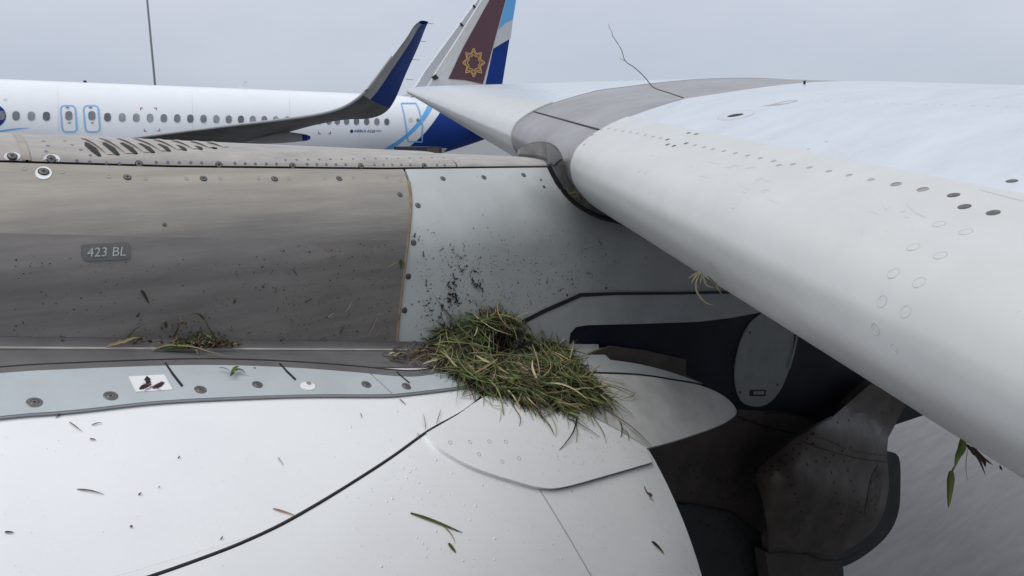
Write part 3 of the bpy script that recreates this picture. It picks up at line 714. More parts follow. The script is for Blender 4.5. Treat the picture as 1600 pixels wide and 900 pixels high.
wdots([(1467, 350), (1509, 362), (1427, 386), (1469, 399), (1396, 427), (1436, 441), (1378, 471), (1415, 487), (1368, 514), (1397, 545, .8), (1185, 280, .8), (1166, 298, .8), (1148, 322, .8), (1019, 243, .7), (1029, 246, .7), (1000, 266, .8), (1010, 269, .8)], RPALE, 1.)
wdots([(860 + i * 10, 189 + i * 1.7) for i in range(7)] + [(886, 238), (880, 225), (1100, 150)], 'dotmid', .7, capf) if False else None
# scratches and smears on the slat paint
for i in range(26):
    u, v = random.choice(((1190, 300), (1345, 345), (1160, 272), (1400, 330), (1090, 262), (1300, 420), (1450, 470), (1530, 420))); u += random.gauss(0, 22); v += random.gauss(0, 10); a = random.gauss(.35, .35) if i % 3 else random.gauss(1.4, .3); l = uni(4, 20)
    line('paint_scratch', [(u, v), (u + l * .5 * math.cos(a), v + l * .5 * math.sin(a) + uni(-1, 1)), (u + l * math.cos(a), v + l * math.sin(a))], [.3, uni(.4, .8), .2], hw, random.choice(('dotfaint', 'dotfaint', 'dotpale')), slat, .0002, thick=0)
line('paint_scratch', sm([(1417, 320), (1430, 332), (1447, 340)], 3), .8, hw, 'dotpale', slat, .0002, thick=0)
line('paint_scratch', sm([(1530, 296), (1560, 304), (1600, 314)], 3), .8, hw, 'dotpale', slat, .0002, thick=0)
# upper wing markings
wm = patch('fuel_cap', ell(1150, 180, 30, 6.5, -.16, 28), hwt, 'dotpale', wtop, .0002, 0, 6)
patch('cap_face', ell(1150, 180, 28, 5.7, -.16, 28), hwt, 'wing', wm, .0004, 0, 6); patch('cap_slot', ell(1149, 180, 13, 2.0, -.16), hwt, 'slot', wm, .0006, 0, 5)
patch('wing_marking', sm([(1187, 166), (1205, 163), (1228, 157.5), (1247, 157), (1236, 161), (1212, 165), (1187, 166)], 3), hwt, 'dotmid', wtop, .0002, 0, 4)
patch('wing_marking', sm([(1212, 162.8), (1228, 159), (1241, 158), (1233, 160.5), (1212, 162.8)], 3), hwt, 'wing', wtop, .0004, 0, 4)
for i in range(14):
    u = 1270 + i * 25 + uni(-3, 3); v = 158 + i * .7
    wdots([(u, v)], 'dotpale', .6, wtop, hwt)
#line('skin_joint', [(1180, 152), (1300, 155), (1450, 158), (1600, 163)], .8, hwt, 'wgrey', wtop, .0005)
wdots([(1581, 283)], 'dotdark', 1.15, wtop, hwt); wdots([(1263, 233, .6), (1291, 221, .5)], 'dotmid', .85, wtop, hwt)
q = hw(1257, 130); st = q[0] if q else V(2.3, 1.4, .17)
obj('static_stub', *tube([st - V(0, 0, .005), st + V(0, 0, .008)], .004, 6), 'rubber', AIR)
# own wing tip fence with emblem
tipc = shift(sec0[6], TIPY, tsc(TIPY)); 
def tipP(u, v): return onY(u, v, TIPY + .1), V(0, -1, 0)
def lean(off): 
    def h(u, v):
        p = onY(u, v, TIPY + off); k = 1 + max(0, p.z - .8) * .012; return p * k, V(0, -1, 0)
    return h
fence = patch('wingtip_fence', sm([(640, 152), (660, 144), (674, 127), (684, 109), (712, 66), (753, 0), (785, -52), (800, -75)], 4) + [(822, -75)] + [(806, -30), (791, 0), (772, 70), (757, 138), (740, 150)], lean(0), 'slat', AIR, 0, .05, 14)
patch('fence_panel', [(701, 123), (724, 74), (765, 0), (806, -72), (820, -73), (804, -30), (790, 0), (771, 70), (754.5, 131), (727, 125)], lean(-.012), 'auber', fence, 0, .004, 14)
# eight pointed interlaced gold star
def star(cx, cy, ro, ri, rot, w):
    pts = []
    for k in range(16):
        a = math.radians(22.5 * k + rot); r = ro if k % 2 == 0 else ri; pts.append((cx + r * math.cos(a) * .93, cy + r * math.sin(a) * 1.2))
    pts.append(pts[0]); pts.append(pts[1]); return band(pts, w)[0:0] or pts
cx, cy = 740, 98
for ro, ri, w in ((19, 12.5, 1.5), (15.5, 10.2, 1.1), (11, 8.2, 1.2)):
    P = star(cx, cy, ro, ri, 0, w)
    for i in range(16): line('gold_star', [P[i], P[i + 1]], w, lean(-.022), 'gold', fence, 0)
patch('navigation_light', [(674, 121), (681, 116), (686, 122), (680, 125)], lean(-.03), 'slot', fence, 0, .02, 6)
# our own fuselage behind the viewer
rows = []
for i in range(31):
    x = -14 + i * 1.0; rows.append([V(x, -4.35 + 1.97 * math.cos(6.2832 * j / 48), .27 + 2.05 * math.sin(6.2832 * j / 48)) for j in range(48)])
obj('fuselage', *grid_mesh(rows, True), 'fus', AIR)

# ================================================================== neighbouring airliner
NB = empty('jet_airliner', (12, 37, -EYE))
tag(NB, 'white and blue airliner parked behind, side windows and blue tail showing', 'airplane')
NY, NZ, NR = 37.0, .27, 2.04
def nsec(x):
    r, z, sc = NR, NZ, 1.
    if x > 17:
        k = min(1, (x - 17) / 14.5); r = NR * (1 - k ** 1.7 * .88); z = NZ + (NR - r) * .78 * 1.0
    if x < -4:
        k = min(1, (-4 - x) / 5.); r = NR * math.sqrt(max(0.001, 1 - k ** 2.2)); z = NZ - (NR - r) * .25
    return r, z
rows = []
for i in range(140):
    x = -9 + 40.5 * i / 139; r, z = nsec(x); rows.append([V(x, NY + r * .965 * math.cos(6.2832 * j / 64), z + r * math.sin(6.2832 * j / 64)) for j in range(64)])
nv, nf = grid_mesh(rows, True); nfus = obj('fuselage', *grid_mesh(rows[:113], True), 'fus', NB); obj('tail_cone', *grid_mesh(rows[112:], True), 'blue', NB); hn = caster(bvh(nv, nf))
def nwin(u, v, par, w=11.5, h=14.5, name='cabin_window'): return patch(name, rrect(u, v, w, h, 4.6), hn, random.choice(('pane', 'pane', 'pane2', 'pane3')), par, .02, .01, 6, 3)
wu = [25, 49, 72.5, 168, 191, 213, 234.5, 256, 277, 297.5, 318, 338, 357.5, 376.5, 395, 413, 431, 449, 466, 483, 499, 514, 527, 541.5, 557, 573, 589, 604.5]
for u in wu: nwin(u, 180.3 + u * .0165, NB, 11.5 - u * .006, 14.2 - u * .005)
for u in (107.5, 143.5):
    n = patch('emergency_exit', rrect(u, 185.5, 20, 39, 5, shear=.08), hn, 'fus', NB, .02, .01, 8)
    o_ = rrect(u, 185.5, 23, 41, 6, shear=.08); line('exit_outline', o_, 2.2, hn, 'outline', n, .03, True)
    patch('exit_window', rrect(u, 180.5, 11, 14, 4.5), hn, 'pane', n, .045, .01, 6, 3)
    patch('exit_mark', rrect(u - 2, 168, 5, 2, .8), hn, 'pane', n, .05, 0, 4); patch('exit_mark', rrect(u + 1, 192, 5, 1.8, .8), hn, 'pane', n, .05, 0, 4)
for u in (90, 300, 452, 560):
    line('skin_joint', [(u + dv * .02, 131 + u * .02 + dv) for dv in range(0, 75, 6)], .5, hn, 'cyan_grey', NB, .006)
# logo disc, swoosh, corner marks
patch('logo_disc', ell(-13, 181, 22.5, 19), hn, 'blue', NB, .012, 0, 8); nwin(2, 180.3, NB)
for u in (-21, -44, -67): nwin(u, 180, NB)
patch('swoosh', sm([(-60, 213), (0, 203.8), (25, 200.5), (47, 199.8), (25, 202.5), (0, 206.5), (-60, 217)], 3), hn, 'sky', NB, .012, 0, 8)
for (u, v, a, b) in ((219, 168, 1, 1), (245, 168, -1, 1), (225, 205.5, 1, -1), (250, 205, -1, -1), (497.5, 209.5, 1, -1), (517, 209.5, -1, -1)):
    patch('red_corner', [(u, v), (u + 4 * a, v), (u + 4 * a, v + 1.2 * b), (u + 1.2 * a, v + 1.2 * b), (u + 1.2 * a, v + 4 * b), (u, v + 4 * b)], hn, 'red', NB, .014, 0, 4)
px_text('TM', 5, 11, 155, 158, hn, 'wgrey', NB, .014)
px_text('AIRBUS A320', 553, 586, 202.3, 206.6, hn, 'blue', NB, .014, 0, .6, bold=.012); px_text('neo', 587, 595.5, 203.4, 205.8, hn, 'blue', NB, .014, .6, 0)
patch('maker_roundel', ell(549.5, 205, 2.6, 2.6), hn, 'blue', NB, .014, 0, 3)
# blue tail and sky blue sweep
patch('sky_band', sm([(600, 233), (625, 217), (645, 199), (660, 180), (668, 165), (672, 160)], 3) + sm([(681, 160), (674, 172), (665, 186), (648, 205), (628, 222), (612, 233)], 3), hn, 'sky', NB, .012, 0, 8)
patch('tail_paint', sm([(637, 231.5), (660, 212), (678, 190), (690, 172), (697, 163)], 3) + [(728, 172), (728, 231.5)], hn, 'blue', NB, .014, 0, 4)
dr = patch('rear_door', [(628, 160.5), (651, 160.5), (656, 172), (661, 196), (660, 221), (636, 220), (635, 196), (631, 176)], hn, 'fus', NB, .013, 0, 8) if False else None
od = [(627, 161), (650, 161), (655, 172), (660.5, 196), (659.5, 222), (638, 221), (634.5, 196), (631, 177)]; line('rear_door_outline', od, 1.9, hn, 'outline', NB, .03, True)
patch('door_window', rrect(653, 187.5, 4, 5, 1.5), hn, 'pane', NB, .03, 0, 4); patch('door_handle', rrect(642, 187, 6, 6, 1), hn, 'cyan_grey', NB, .03, 0, 4)
# vertical fin
def finh(off): return lambda u, v: (onY(u, v, NY + off), V(0, -1, 0))
fin = patch('fin', sm([(618, 152), (640, 144), (652, 132), (664, 112)], 3) + [(748, -2), (800, -80), (850, -110), (830, -110), (806, 0), (784, 138), (784, 170), (640, 170)], finh(-.12), 'cyan_grey', NB, 0, .24, 30)
patch('rudder', [(753, 165), (758, 130), (774, 55), (784, 0), (800, -90), (830, -110), (806, 0), (784, 136), (783, 165)], finh(-.17), 'blue', NB, 0, .03, 20)
patch('rudder_band', [(771, 76), (784, 68), (798, 60), (801.5, 31), (790, 36), (778, 47), (775, 58)], finh(-.185), 'cyan_grey', NB, 0, .01, 10)
patch('rudder_tip', [(777.5, 47), (790, 36), (801.5, 31), (806.5, 0), (822, -70), (800, -60), (787, 0)], finh(-.185), 'sky', NB, 0, .01, 12)
for u, v in ((722, 38), (742, 10)): line('fin_antenna', [(u - 3, v - 2), (u + 2, v + 3)], 3, finh(-.19), 'slot', NB, 0)
# tailplane end
stv = []
for y, x0, x1, t in ((36.2, 24.6, 28.4, .3), (30.9, 27.4, 29.0, .12)):
    stv.append([V(x0, y, .45 + (36.2 - y) * .09), V(x0 + (x1 - x0) * .3, y, .45 + t / 2 + (36.2 - y) * .09), V(x1, y, .45 + (36.2 - y) * .09), V(x0 + (x1 - x0) * .3, y, .45 - t / 2 + (36.2 - y) * .09)])
v_, f_ = grid_mesh(stv, True); f_.append((4, 5, 6, 7)); obj('tailplane', v_, f_, 'cyan_grey', NB, smooth=False)
# roof details
for (u, v, w, h) in ((133, 126, 6, 2), (378, 131, 9, 13)):
    d = ray(u, v + 3); p = d * (NY / d.y)
    if h < 5: obj('beacon', *tube([p, p + V(0, 0, .09)], .09, 10, .5), 'slot', NB)
    else:
        z0 = NZ + NR - .05; obj('blade_antenna', [V(p.x - .22, NY - .02, z0), V(p.x + .25, NY - .02, z0), V(p.x + .25, NY - .02, z0 + .42), V(p.x + .12, NY - .02, z0 + .42), V(p.x - .22, NY + .02, z0), V(p.x + .25, NY + .02, z0), V(p.x + .25, NY + .02, z0 + .42), V(p.x + .12, NY + .02, z0 + .42)], [(0, 1, 2, 3), (7, 6, 5, 4), (0, 4, 5, 1), (1, 5, 6, 2), (2, 6, 7, 3), (3, 7, 4, 0)], 'fus', NB, smooth=False)
# port wing curving up into its fence; stations (leading px, Y), (trailing px, Y)
def onP(u, v, k, c):                                        # ray onto vertical plane x + k*y = c
    d = ray(u, v); return d * (c / (d.x + k * d.y))
LEp = [(60, 235), (150, 224), (235, 212), (350, 197.5), (440, 187), (495, 179), (530, 170), (556, 156), (577, 136), (606, 98), (633, 62), (646, 42), (655, 35.5)]
TEp = [(300, 262), (330, 244), (370, 229), (430, 212.5), (490, 196), (540, 187), (575, 185.5), (600, 177), (616, 158), (634, 116), (653, 74), (664, 46), (669.5, 34)]
LE3 = [onP(u, v, .53, 22.6) for u, v in LEp]; TE3 = [onP(u, v, .30, 19.6) for u, v in TEp]
LE3 = catmull(LE3, 4); TE3 = catmull(TE3, 4)
def wingskin(f0, f1, side, m, name, i0=0, i1=None, extra=0.):
    rows = []; n = 8
    L = LE3[i0:i1]; T = TE3[i0:i1]
    for i, (a, b) in enumerate(zip(L, T)):
        aa = LE3[min(i + i0 + 1, len(LE3) - 1)] - LE3[max(i + i0 - 1, 0)]; nn = (b - a).cross(aa).normalized()
        if nn.dot(V(0, .3, 1)) < 0: nn = -nn
        if i + i0 > 30 and nn.dot(V(0, 1, 0)) < 0: nn = -nn
        c = (b - a).length; row = []
        for k in range(n + 1):
            f = f0 + (f1 - f0) * k / n; t = .11 * c * (math.sqrt(max(f, 0)) * (1 - f) * 1.5) ; t = min(t, .35)
            row.append(a + (b - a) * f + nn * (side * (t * .5 + extra)))
        rows.append(row)
    return obj(name, *grid_mesh(rows), m, NB)
N_ = len(LE3); cut = 30
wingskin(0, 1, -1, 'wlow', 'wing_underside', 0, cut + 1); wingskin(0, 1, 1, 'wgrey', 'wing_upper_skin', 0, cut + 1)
wingskin(0, .24, -1, 'wgrey', 'wingtip_fence', cut, None); wingskin(.24, 1, -1, 'blue', 'wingtip_fence', cut, None); wingskin(0, 1, 1, 'blue', 'wingtip_fence', cut, None)
obj('wing_leading_edge', *tube([p for p in LE3[:cut + 8]], .045, 8), 'wgrey', NB)
# flap track fairing
ft = []
for k in range(9):
    t = k / 8; c = onP(330 + 150 * t, 212 + 3 * t, .30, 19.2); r = .28 * math.sin(math.pi * min(1, .25 + t * .62)) ; ft.append([c + V(0, .7 * r * math.cos(6.2832 * j / 12), r * math.sin(6.2832 * j / 12)) for j in range(12)])
v_, f_ = grid_mesh(ft, True); f_.append(tuple(8 * 12 + j for j in range(12))); flp = obj('flap_track_fairing', v_, f_, 'wgrey', NB)
c = onP(479, 215, .30, 19.2); obj('fairing_tip', *tube([c - V(.12, 0, 0), c + V(.12, 0, 0)], .12, 10, .6), 'blue', flp)
for u, v in ((672, 36), (660, 64), (650, 93), (640, 124)):
    p = onP(u - 6, v, .30, 19.6); obj('static_wick', *tube([p, p + V(.28, 0, 0)], .008, 4), 'slot', NB)
# hidden landing gear so that it stands on the apron
for x, y in ((-4, NY), (9.6, NY - 3.8), (9.6, NY + 3.8)):
    obj('landing_gear', *merge(tube([V(x, y, -1.2), V(x, y, -2.95)], .12, 8), tube([V(x, y - .45, -2.95), V(x, y - .1, -2.95)], .55, 18), tube([V(x, y + .1, -2.95), V(x, y + .45, -2.95)], .55, 18)), 'tyre', NB)
for x, y in ((1.2, -4.35), ):
    for q in (-1, 1):
        X = 4.2; obj('landing_gear', *merge(tube([V(X, y + q * 2.2, -1.0), V(X, y + q * 2.2, -2.95)], .12, 8), tube([V(X, y + q * 2.2 - .4, -2.95), V(X, y + q * 2.2 + .4, -2.95)], .55, 18)), 'tyre', AIR)

# ================================================================== apron things
mb = empty('light_mast', onY(236, 65, 85).to_tuple()[:2] + (-EYE,))
tag(mb, 'tall thin grey light mast rising behind the white and blue airliner', 'light mast')
p0 = onY(242, 130, 85); p1 = onY(231, -20, 85)
obj('pole', *tube([V(p0.x, 85, -EYE), V(p0.x, 85, 22.5)], .13, 10, .6), 'pole', mb)
obj('lamp_head', *merge(box((p0.x, 85, 22.6), (2.4, .4, .3)), box((p0.x, 84.7, 22.3), (.5, .4, .4)), box((p0.x - .9, 84.7, 22.3), (.5, .4, .4)), box((p0.x + .9, 84.7, 22.3), (.5, .4, .4))), 'pole', mb, smooth=False)
tb = onY(655, 228, 33); tr = empty('service_truck', (tb.x, 33, -EYE))
tag(tr, 'dark blue service truck below the rear door of the parked airliner', 'truck')
x = tb.x
obj('truck_box', *box((x - .1, 33, -1.75), (1.5, 2.2, 2.6)), 'truck', tr, smooth=False); obj('cab', *merge(box((x - 1.9, 33, -2.2), (1.5, 2.0, 1.5)), box((x - 1.7, 33, -1.3), (1.1, 1.8, .6))), 'truck', tr, smooth=False)
obj('roof_board', *box((x + .1, 31.88, -.62), (.7, .02, .26)), 'amber', tr, smooth=False)
obj('windscreen', *box((x - 2.26, 33, -1.35), (.06, 1.5, .45)), 'pane', tr, smooth=False)
for dx in (-1.8, .3):
    for dy in (-.95, .95): obj('wheel', *tube([V(x + dx, 33 + dy - .13, -3.08), V(x + dx, 33 + dy + .13, -3.08)], .42, 16), 'tyre', tr)

# ================================================================== grass
GREENS = [(.055, .085, .02), (.085, .125, .03), (.04, .065, .018), (.12, .15, .05), (.10, .13, .04)]
STRAW = [(.30, .27, .15), (.22, .19, .09), (.36, .33, .20), (.17, .13, .06)]
BROWN = [(.05, .03, .018), (.08, .05, .03), (.03, .022, .014), (.11, .06, .04)]
def blade_geo(pts, w, nrm):
    """tapered folded ribbon"""
    P = [Vector(p) for p in pts]; vs, fs = [], []; n = len(P)
    for i, p in enumerate(P):
        d = (P[min(i + 1, n - 1)] - P[max(i - 1, 0)]).normalized(); s = d.cross(nrm)
        if s.length < 1e-4: s = d.orthogonal()
        s.normalize(); k = i / (n - 1); ww = w * (min(1, .45 + 2 * k) * (1 - k ** 2.5) + .06); up = s.cross(d).normalized()
        vs += [p - s * ww * .5, p - up * ww * .22, p + s * ww * .5]
    for i in range(n - 1):
        for j in (0, 1): fs.append((3 * i + j, 3 * i + j + 1, 3 * i + j + 4, 3 * i + j + 3))
    return vs, fs
class Grass:
    def __init__(s): s.v = []; s.f = []; s.c = []
    def add(s, pts, w, nrm, col):
        a, b = blade_geo(pts, w, nrm); k = len(s.v); s.v += a; s.f += [tuple(i + k for i in q) for q in b]; n = len(a)
        for i in range(n):
            t = i / n; s.c.append((col[0] * (1 + .25 * t), col[1] * (1 + .12 * t), col[2] * (1 + .1 * t), 1))
    def build(s, name, parent=None):
        o = obj(name, s.v, s.f, 'grass', parent); a = o.data.color_attributes.new('tint', 'FLOAT_COLOR', 'POINT')
        a.data.foreach_set('color', [x for c in s.c for x in c]); return o
def pick(g=.6, st=.25):
    r = rnd(); L = GREENS if r < g else STRAW if r < g + st else BROWN; c = random.choice(L); k = uni(.75, 1.25); return tuple(x * k for x in c)
# nest heap: top surface height above the body, in photo pixel space around its centre
NEST = sm([(684, 530), (700, 522), (725, 524), (748, 510), (772, 503), (800, 508), (815, 526), (850, 534), (880, 545), (893, 562), (905, 588), (930, 606), (944, 628), (930, 640), (900, 640), (880, 650), (850, 634), (815, 640), (790, 622), (755, 620), (725, 600), (690, 580), (684, 555), (684, 530)], 3)
nest = empty('grass_nest', hb(800, 600)[0].to_tuple()); tag(nest, 'heap of green and dried grass, a bird nest lodged between pylon and engine cowl', 'bird nest')
def nest_h(u, v):
    """height of the heap toward the viewer/up, metres"""
    m = 1e9
    for a, b in NEST[::2]: m = min(m, math.hypot(u - a, v - b))
    if not inside((u, v), NEST): return 0
    k = min(1, m / 48); hgt = .078 * math.sqrt(k) * (1 + .22 * math.sin(u * .075 + 1) * math.sin(v * .11)) + .028 * math.exp(-((u - 775) / 30) ** 2 - ((v - 522) / 16) ** 2)
    bx, by = (u - 800) / 62, (v - 560) / 26; hgt -= .075 * math.exp(-(bx * bx + by * by)); return max(.004, hgt)
NUP = V(-.25, -.55, .8).normalized()
def nest_p(u, v, s=1.): q = hb(u, v); return q[0] + NUP * (nest_h(u, v) * s)
def nest_surf(u, v): q = hb(u, v); return q[0] + NUP * nest_h(u, v) * .80, NUP
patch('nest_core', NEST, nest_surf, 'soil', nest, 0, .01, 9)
U0, U1, V0, V1 = 672, 960, 503, 660
def rp_nest():
    while True:
        p = (uni(U0, U1), uni(V0, V1))
        if inside(p, NEST): return p
def nest_blade(g, L, w, col, lift=1.0, chaos=.8, bend=.5):
    u, v = rp_nest()
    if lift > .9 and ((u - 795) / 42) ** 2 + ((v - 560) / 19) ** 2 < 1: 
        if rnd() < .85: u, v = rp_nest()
        else: col = tuple(x * .6 for x in col)  # blades in the hollow darkened: its shade is put into their colour
    dx, dy = u - 800, (v - 562) * 1.9; ang = math.atan2(dy, dx); front = v > 590 + (u < 760) * 10
    if front and rnd() < .65: a = math.radians(random.gauss(62, 30))
    else: a = ang + math.pi / 2 * random.choice((-1, 1)) + random.gauss(0, chaos)
    p = nest_p(u, v, uni(.72, 1.0) * lift); dn = V(.05, -.65, -.42)
    d = (V(1, 0, 0) * math.cos(a) + dn * math.sin(a)).normalized(); k1 = d.cross(NUP).normalized(); n = 8
    curl = random.gauss(0, bend); tilt = random.gauss(.02, .16); arch = uni(.05, .5); pts = []
    kink = uni(.3, .8) if rnd() < .35 else 2; ks = random.gauss(0, .7)
    for i in range(n + 1):
        t = i / n - .5; o = d * (t * L) + NUP * (tilt * t * L - arch * t * t * L) + k1 * (curl * t * t * L)
        if i / n > kink: o += k1 * (ks * (i / n - kink) * L)
        pts.append(p + o)
    for i, x in enumerate(pts):
        uu, vv = pix(x); h = hb(uu, vv)
        if h and x.length > h[0].length - .003: pts[i] = x * ((h[0].length - .004) / x.length)
    if rnd() < .5: pts = pts[::-1]
    g.add(pts, w, NUP + V(uni(-.8, .8), uni(-.8, .8), uni(-.5, .5)), col)
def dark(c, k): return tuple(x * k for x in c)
G = Grass()
for i in range(1300): nest_blade(G, uni(.04, .10), uni(.0018, .005), dark(pick(.45, .05), .38), .80, 1.1)  # under-layer blades coloured dark to paint the shade deep in the heap
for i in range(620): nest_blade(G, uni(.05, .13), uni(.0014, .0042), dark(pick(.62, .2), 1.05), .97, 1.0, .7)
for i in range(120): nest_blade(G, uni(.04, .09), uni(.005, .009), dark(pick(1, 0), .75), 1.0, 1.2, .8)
def hang(g, u, v, a, L, w, col, tilt=.1):
    """a blade rooted in the rim of the heap and reaching outwards, sagging onto the cowl"""
    q = hb(u, v); p = q[0] + NUP * max(.012, nest_h(u, v) * .8); d = (V(1, 0, 0) * math.cos(a) + V(.05, -.65, -.42) * math.sin(a)).normalized(); k1 = d.cross(NUP).normalized(); c = random.gauss(0, .5); pts = []
    for i in range(8):
        t = i / 7; x = p + d * (L * t) + NUP * (L * (tilt * t - .55 * t * t)) + k1 * (c * L * t * t); uu, vv = pix(x); h = hb(uu, vv)
        if h and x.length > h[0].length - .013: x = x * ((h[0].length - .014) / x.length)
        pts.append(x)
    g.add(pts, w, NUP + V(uni(-.7, .7), uni(-.7, .7), 0), col)
def rim_pt(f0, f1): n = len(NEST); i = int(n * uni(f0, f1)) % n; return NEST[i]
for i in range(230):
    u, v = rim_pt(.36, .92); u = u + (800 - u) * .12; v = v + (570 - v) * uni(.05, .3); hang(G, u, v, math.radians(random.gauss(68, 26) if u < 860 else random.gauss(42, 24)), uni(.03, .085), uni(.0014, .004), pick(.55, .22), uni(0, .3))
for i in range(110):
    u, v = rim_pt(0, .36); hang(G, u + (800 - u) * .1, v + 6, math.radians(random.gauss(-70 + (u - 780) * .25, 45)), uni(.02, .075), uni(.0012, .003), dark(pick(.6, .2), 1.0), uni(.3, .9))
for i in range(60):
    u, v = rim_pt(.88, 1.0); hang(G, u + 14, v, math.radians(random.gauss(180, 40)), uni(.02, .06), uni(.0014, .0036), pick(.55, .2), uni(.1, .6))
g_o = G.build('grass_mass', nest); g_o['kind'] = 'stuff'
for i in range(225):
    g = Grass(); nest_blade(g, uni(.06, .17), random.choice((.0012, .0018, .003, .005)) * uni(.8, 1.2), dark(pick(.56, .38), 1.35), uni(1.05, 1.3), 1.1, .7); g.build('grass_blade', nest)
for i in range(60):
    u, v = rim_pt(.38, .9); g = Grass(); hang(g, u + (800 - u) * .2, v - 12, math.radians(random.gauss(66, 24) if u < 860 else random.gauss(40, 20)), uni(.06, .12), uni(.0014, .0045), dark(pick(.62, .3), 1.3), uni(.1, .45)); g.build('grass_blade', nest)
# stray stems fanning from the heap, by pixel path on the body
def path_blade(name, px, w, col, off=.004, lift=0., parent=None, h=hb):
    pts = []; P = sm(px, 4); n = len(P)
    for i, (u, v) in enumerate(P):
        q = h(u, v)
        if q is None: continue
        t = i / max(1, n - 1); pts.append(q[0] + q[1] * (off + lift * math.sin(math.pi * t)))
    if len(pts) < 2: return None
    g = Grass(); g.add(pts, w, (h(*P[0]) or h(*P[1]))[1], col); return g.build(name, parent)
for px, w, st in (([(676, 555), (650, 568), (632, 580)], .004, 1), ([(930, 610), (965, 640), (990, 655)], .004, 0), ([(940, 640), (975, 668), (1000, 690), (1016, 699)], .004, 2), ([(900, 640), (890, 680), (866, 712)], .004, 2), ([(850, 640), (862, 672), (864, 690)], .003, 1), ([(800, 640), (807, 660), (808, 672)], .003, 2), ([(740, 615), (765, 640), (778, 645), (776, 672)], .003, 1), ([(920, 650), (935, 680), (945, 700)], .0025, 2), ([(965, 660), (966, 690)], .005, 0), ([(970, 672), (979, 694)], .004, 0), ([(905, 560), (945, 545), (960, 552)], .003, 1), ([(895, 660), (896, 700)], .003, 0), ([(880, 655), (905, 672), (940, 690)], .003, 2), ([(830, 640), (850, 668), (865, 688)], .005, 0), ([(780, 500), (778, 493)], .003, 1), ([(678, 520), (690, 512), (712, 530)], .004, 1), ([(940, 600), (985, 622), (965, 628)], .004, 0), ([(925, 590), (970, 602), (950, 594)], .003, 1)):
    path_blade('grass_stem', px, w, random.choice((GREENS, STRAW, BROWN)[st]), .006, .012, nest)

# loose pieces, each its own thing
def loose(name, px, w, col, label, cat, grp=None, off=.0014, lift=.004, h=hb):
    o = path_blade(name, px, w * (.7 if name == 'grass_fragment' else .9), col, min(off, .0042), lift * .3, None, h)
    if o: tag(o, label, cat, grp)
    return o
cl = 'tiny short brown grass fragment lying on the white fan cowl'; cg = 'grass fragments scattered on the fan cowl'
LBL = {0: 'bent brown grass fragment touching the dark seal below the pale strip', 1: 'straight slanting brown stem just below the pale strip', 4: 'long thin curved brown stem lying alone on the fan cowl', 8: 'small dark seed lying on the white fan cowl', 9: 'pale flat husk lying on the white fan cowl', 10: 'kinked pale fibre lying on the fan cowl above the orange sprig', 12: 'short dark stem on the cowl below the end of the pale strip'}
for fi, (px, w) in enumerate((([(87, 654), (98, 647), (112, 641)], .0028), ([(108, 660), (118, 668), (129, 676)], .0028), ([(143, 665), (152, 662.5), (160, 662)], .003), ([(140, 686.5), (150, 688.5)], .004), ([(120, 765), (142, 768), (163, 773.5)], .0034), ([(216, 774), (221, 770.5)], .004), ([(278, 717), (281, 713)], .003), ([(344, 844), (348, 838)], .003), ([(203, 824), (207, 822.5)], .006), ([(7, 832), (22, 833)], .004), ([(434, 715), (438, 722), (444, 729)], .002), ([(563, 646), (565, 655)], .002), ([(624, 624), (634, 634)], .004), ([(247, 763), (250, 760)], .002))):
    loose('grass_fragment', px, w, random.choice(BROWN), LBL.get(fi, cl), 'grass', cg)
loose('dry_sprig', [(426, 795), (445, 801), (463, 807)], .0035, (.30, .16, .07), 'orange brown dry sprig beside the black cowl gap', 'sprig')
loose('fallen_blade', [(641, 802), (670, 812), (700, 824), (723, 833)], .007, (.07, .10, .025), 'long green grass blade lying alone on the rear cowl', 'grass')
loose('fallen_blade', [(690, 820), (704, 835), (711, 850)], .003, (.28, .20, .12), 'dry pinkish stem crossing under the long green blade on the cowl', 'grass')
loose('fallen_blade', [(700, 849), (706, 857), (712, 864)], .008, (.06, .085, .02), 'short green blade below the long green blade on the cowl', 'grass')
loose('fallen_blade', [(1018, 846), (1028, 855), (1037, 866)], .009, (.045, .05, .02), 'short dark green blade by the cowl rear edge', 'grass')
loose('curled_leaf', [(1006, 760), (1010, 770), (1017, 773), (1014, 777), (1022, 784)], .006, (.09, .06, .04), 'brown curled leaf scrap near the cowl rear edge', 'leaf')
loose('red_stem', [(668, 672), (680, 673), (694, 677.5)], .004, (.16, .05, .04), 'reddish bent stem at the end of the black cowl gap', 'stem')
for px in ([(664, 672), (662, 660), (660, 647)], [(681, 663), (685, 650), (688, 640)], [(652, 686), (651, 677)]):
    loose('thin_straw', px, .002, (.22, .12, .09), 'thin reddish straw sticking up from the black cowl gap', 'straw', 'straws in the cowl gap', .003, .01)
# leaf sprig on the pale strip
sp = empty('leaf_sprig', hb(362, 588)[0].to_tuple()); tag(sp, 'small green leaf sprig lying on the pale blue strip', 'leaf sprig')
for px, w, c in (([(339, 583), (349, 586), (358, 589)], .003, BROWN[1]), ([(360, 590), (366, 584), (372, 581)], .007, GREENS[1]), ([(362, 588), (372, 587), (381, 591)], .006, GREENS[0]), ([(362, 588), (360, 594), (357, 596)], .007, GREENS[2])):
    path_blade('leaf', px, w, c, .012, .004, sp)
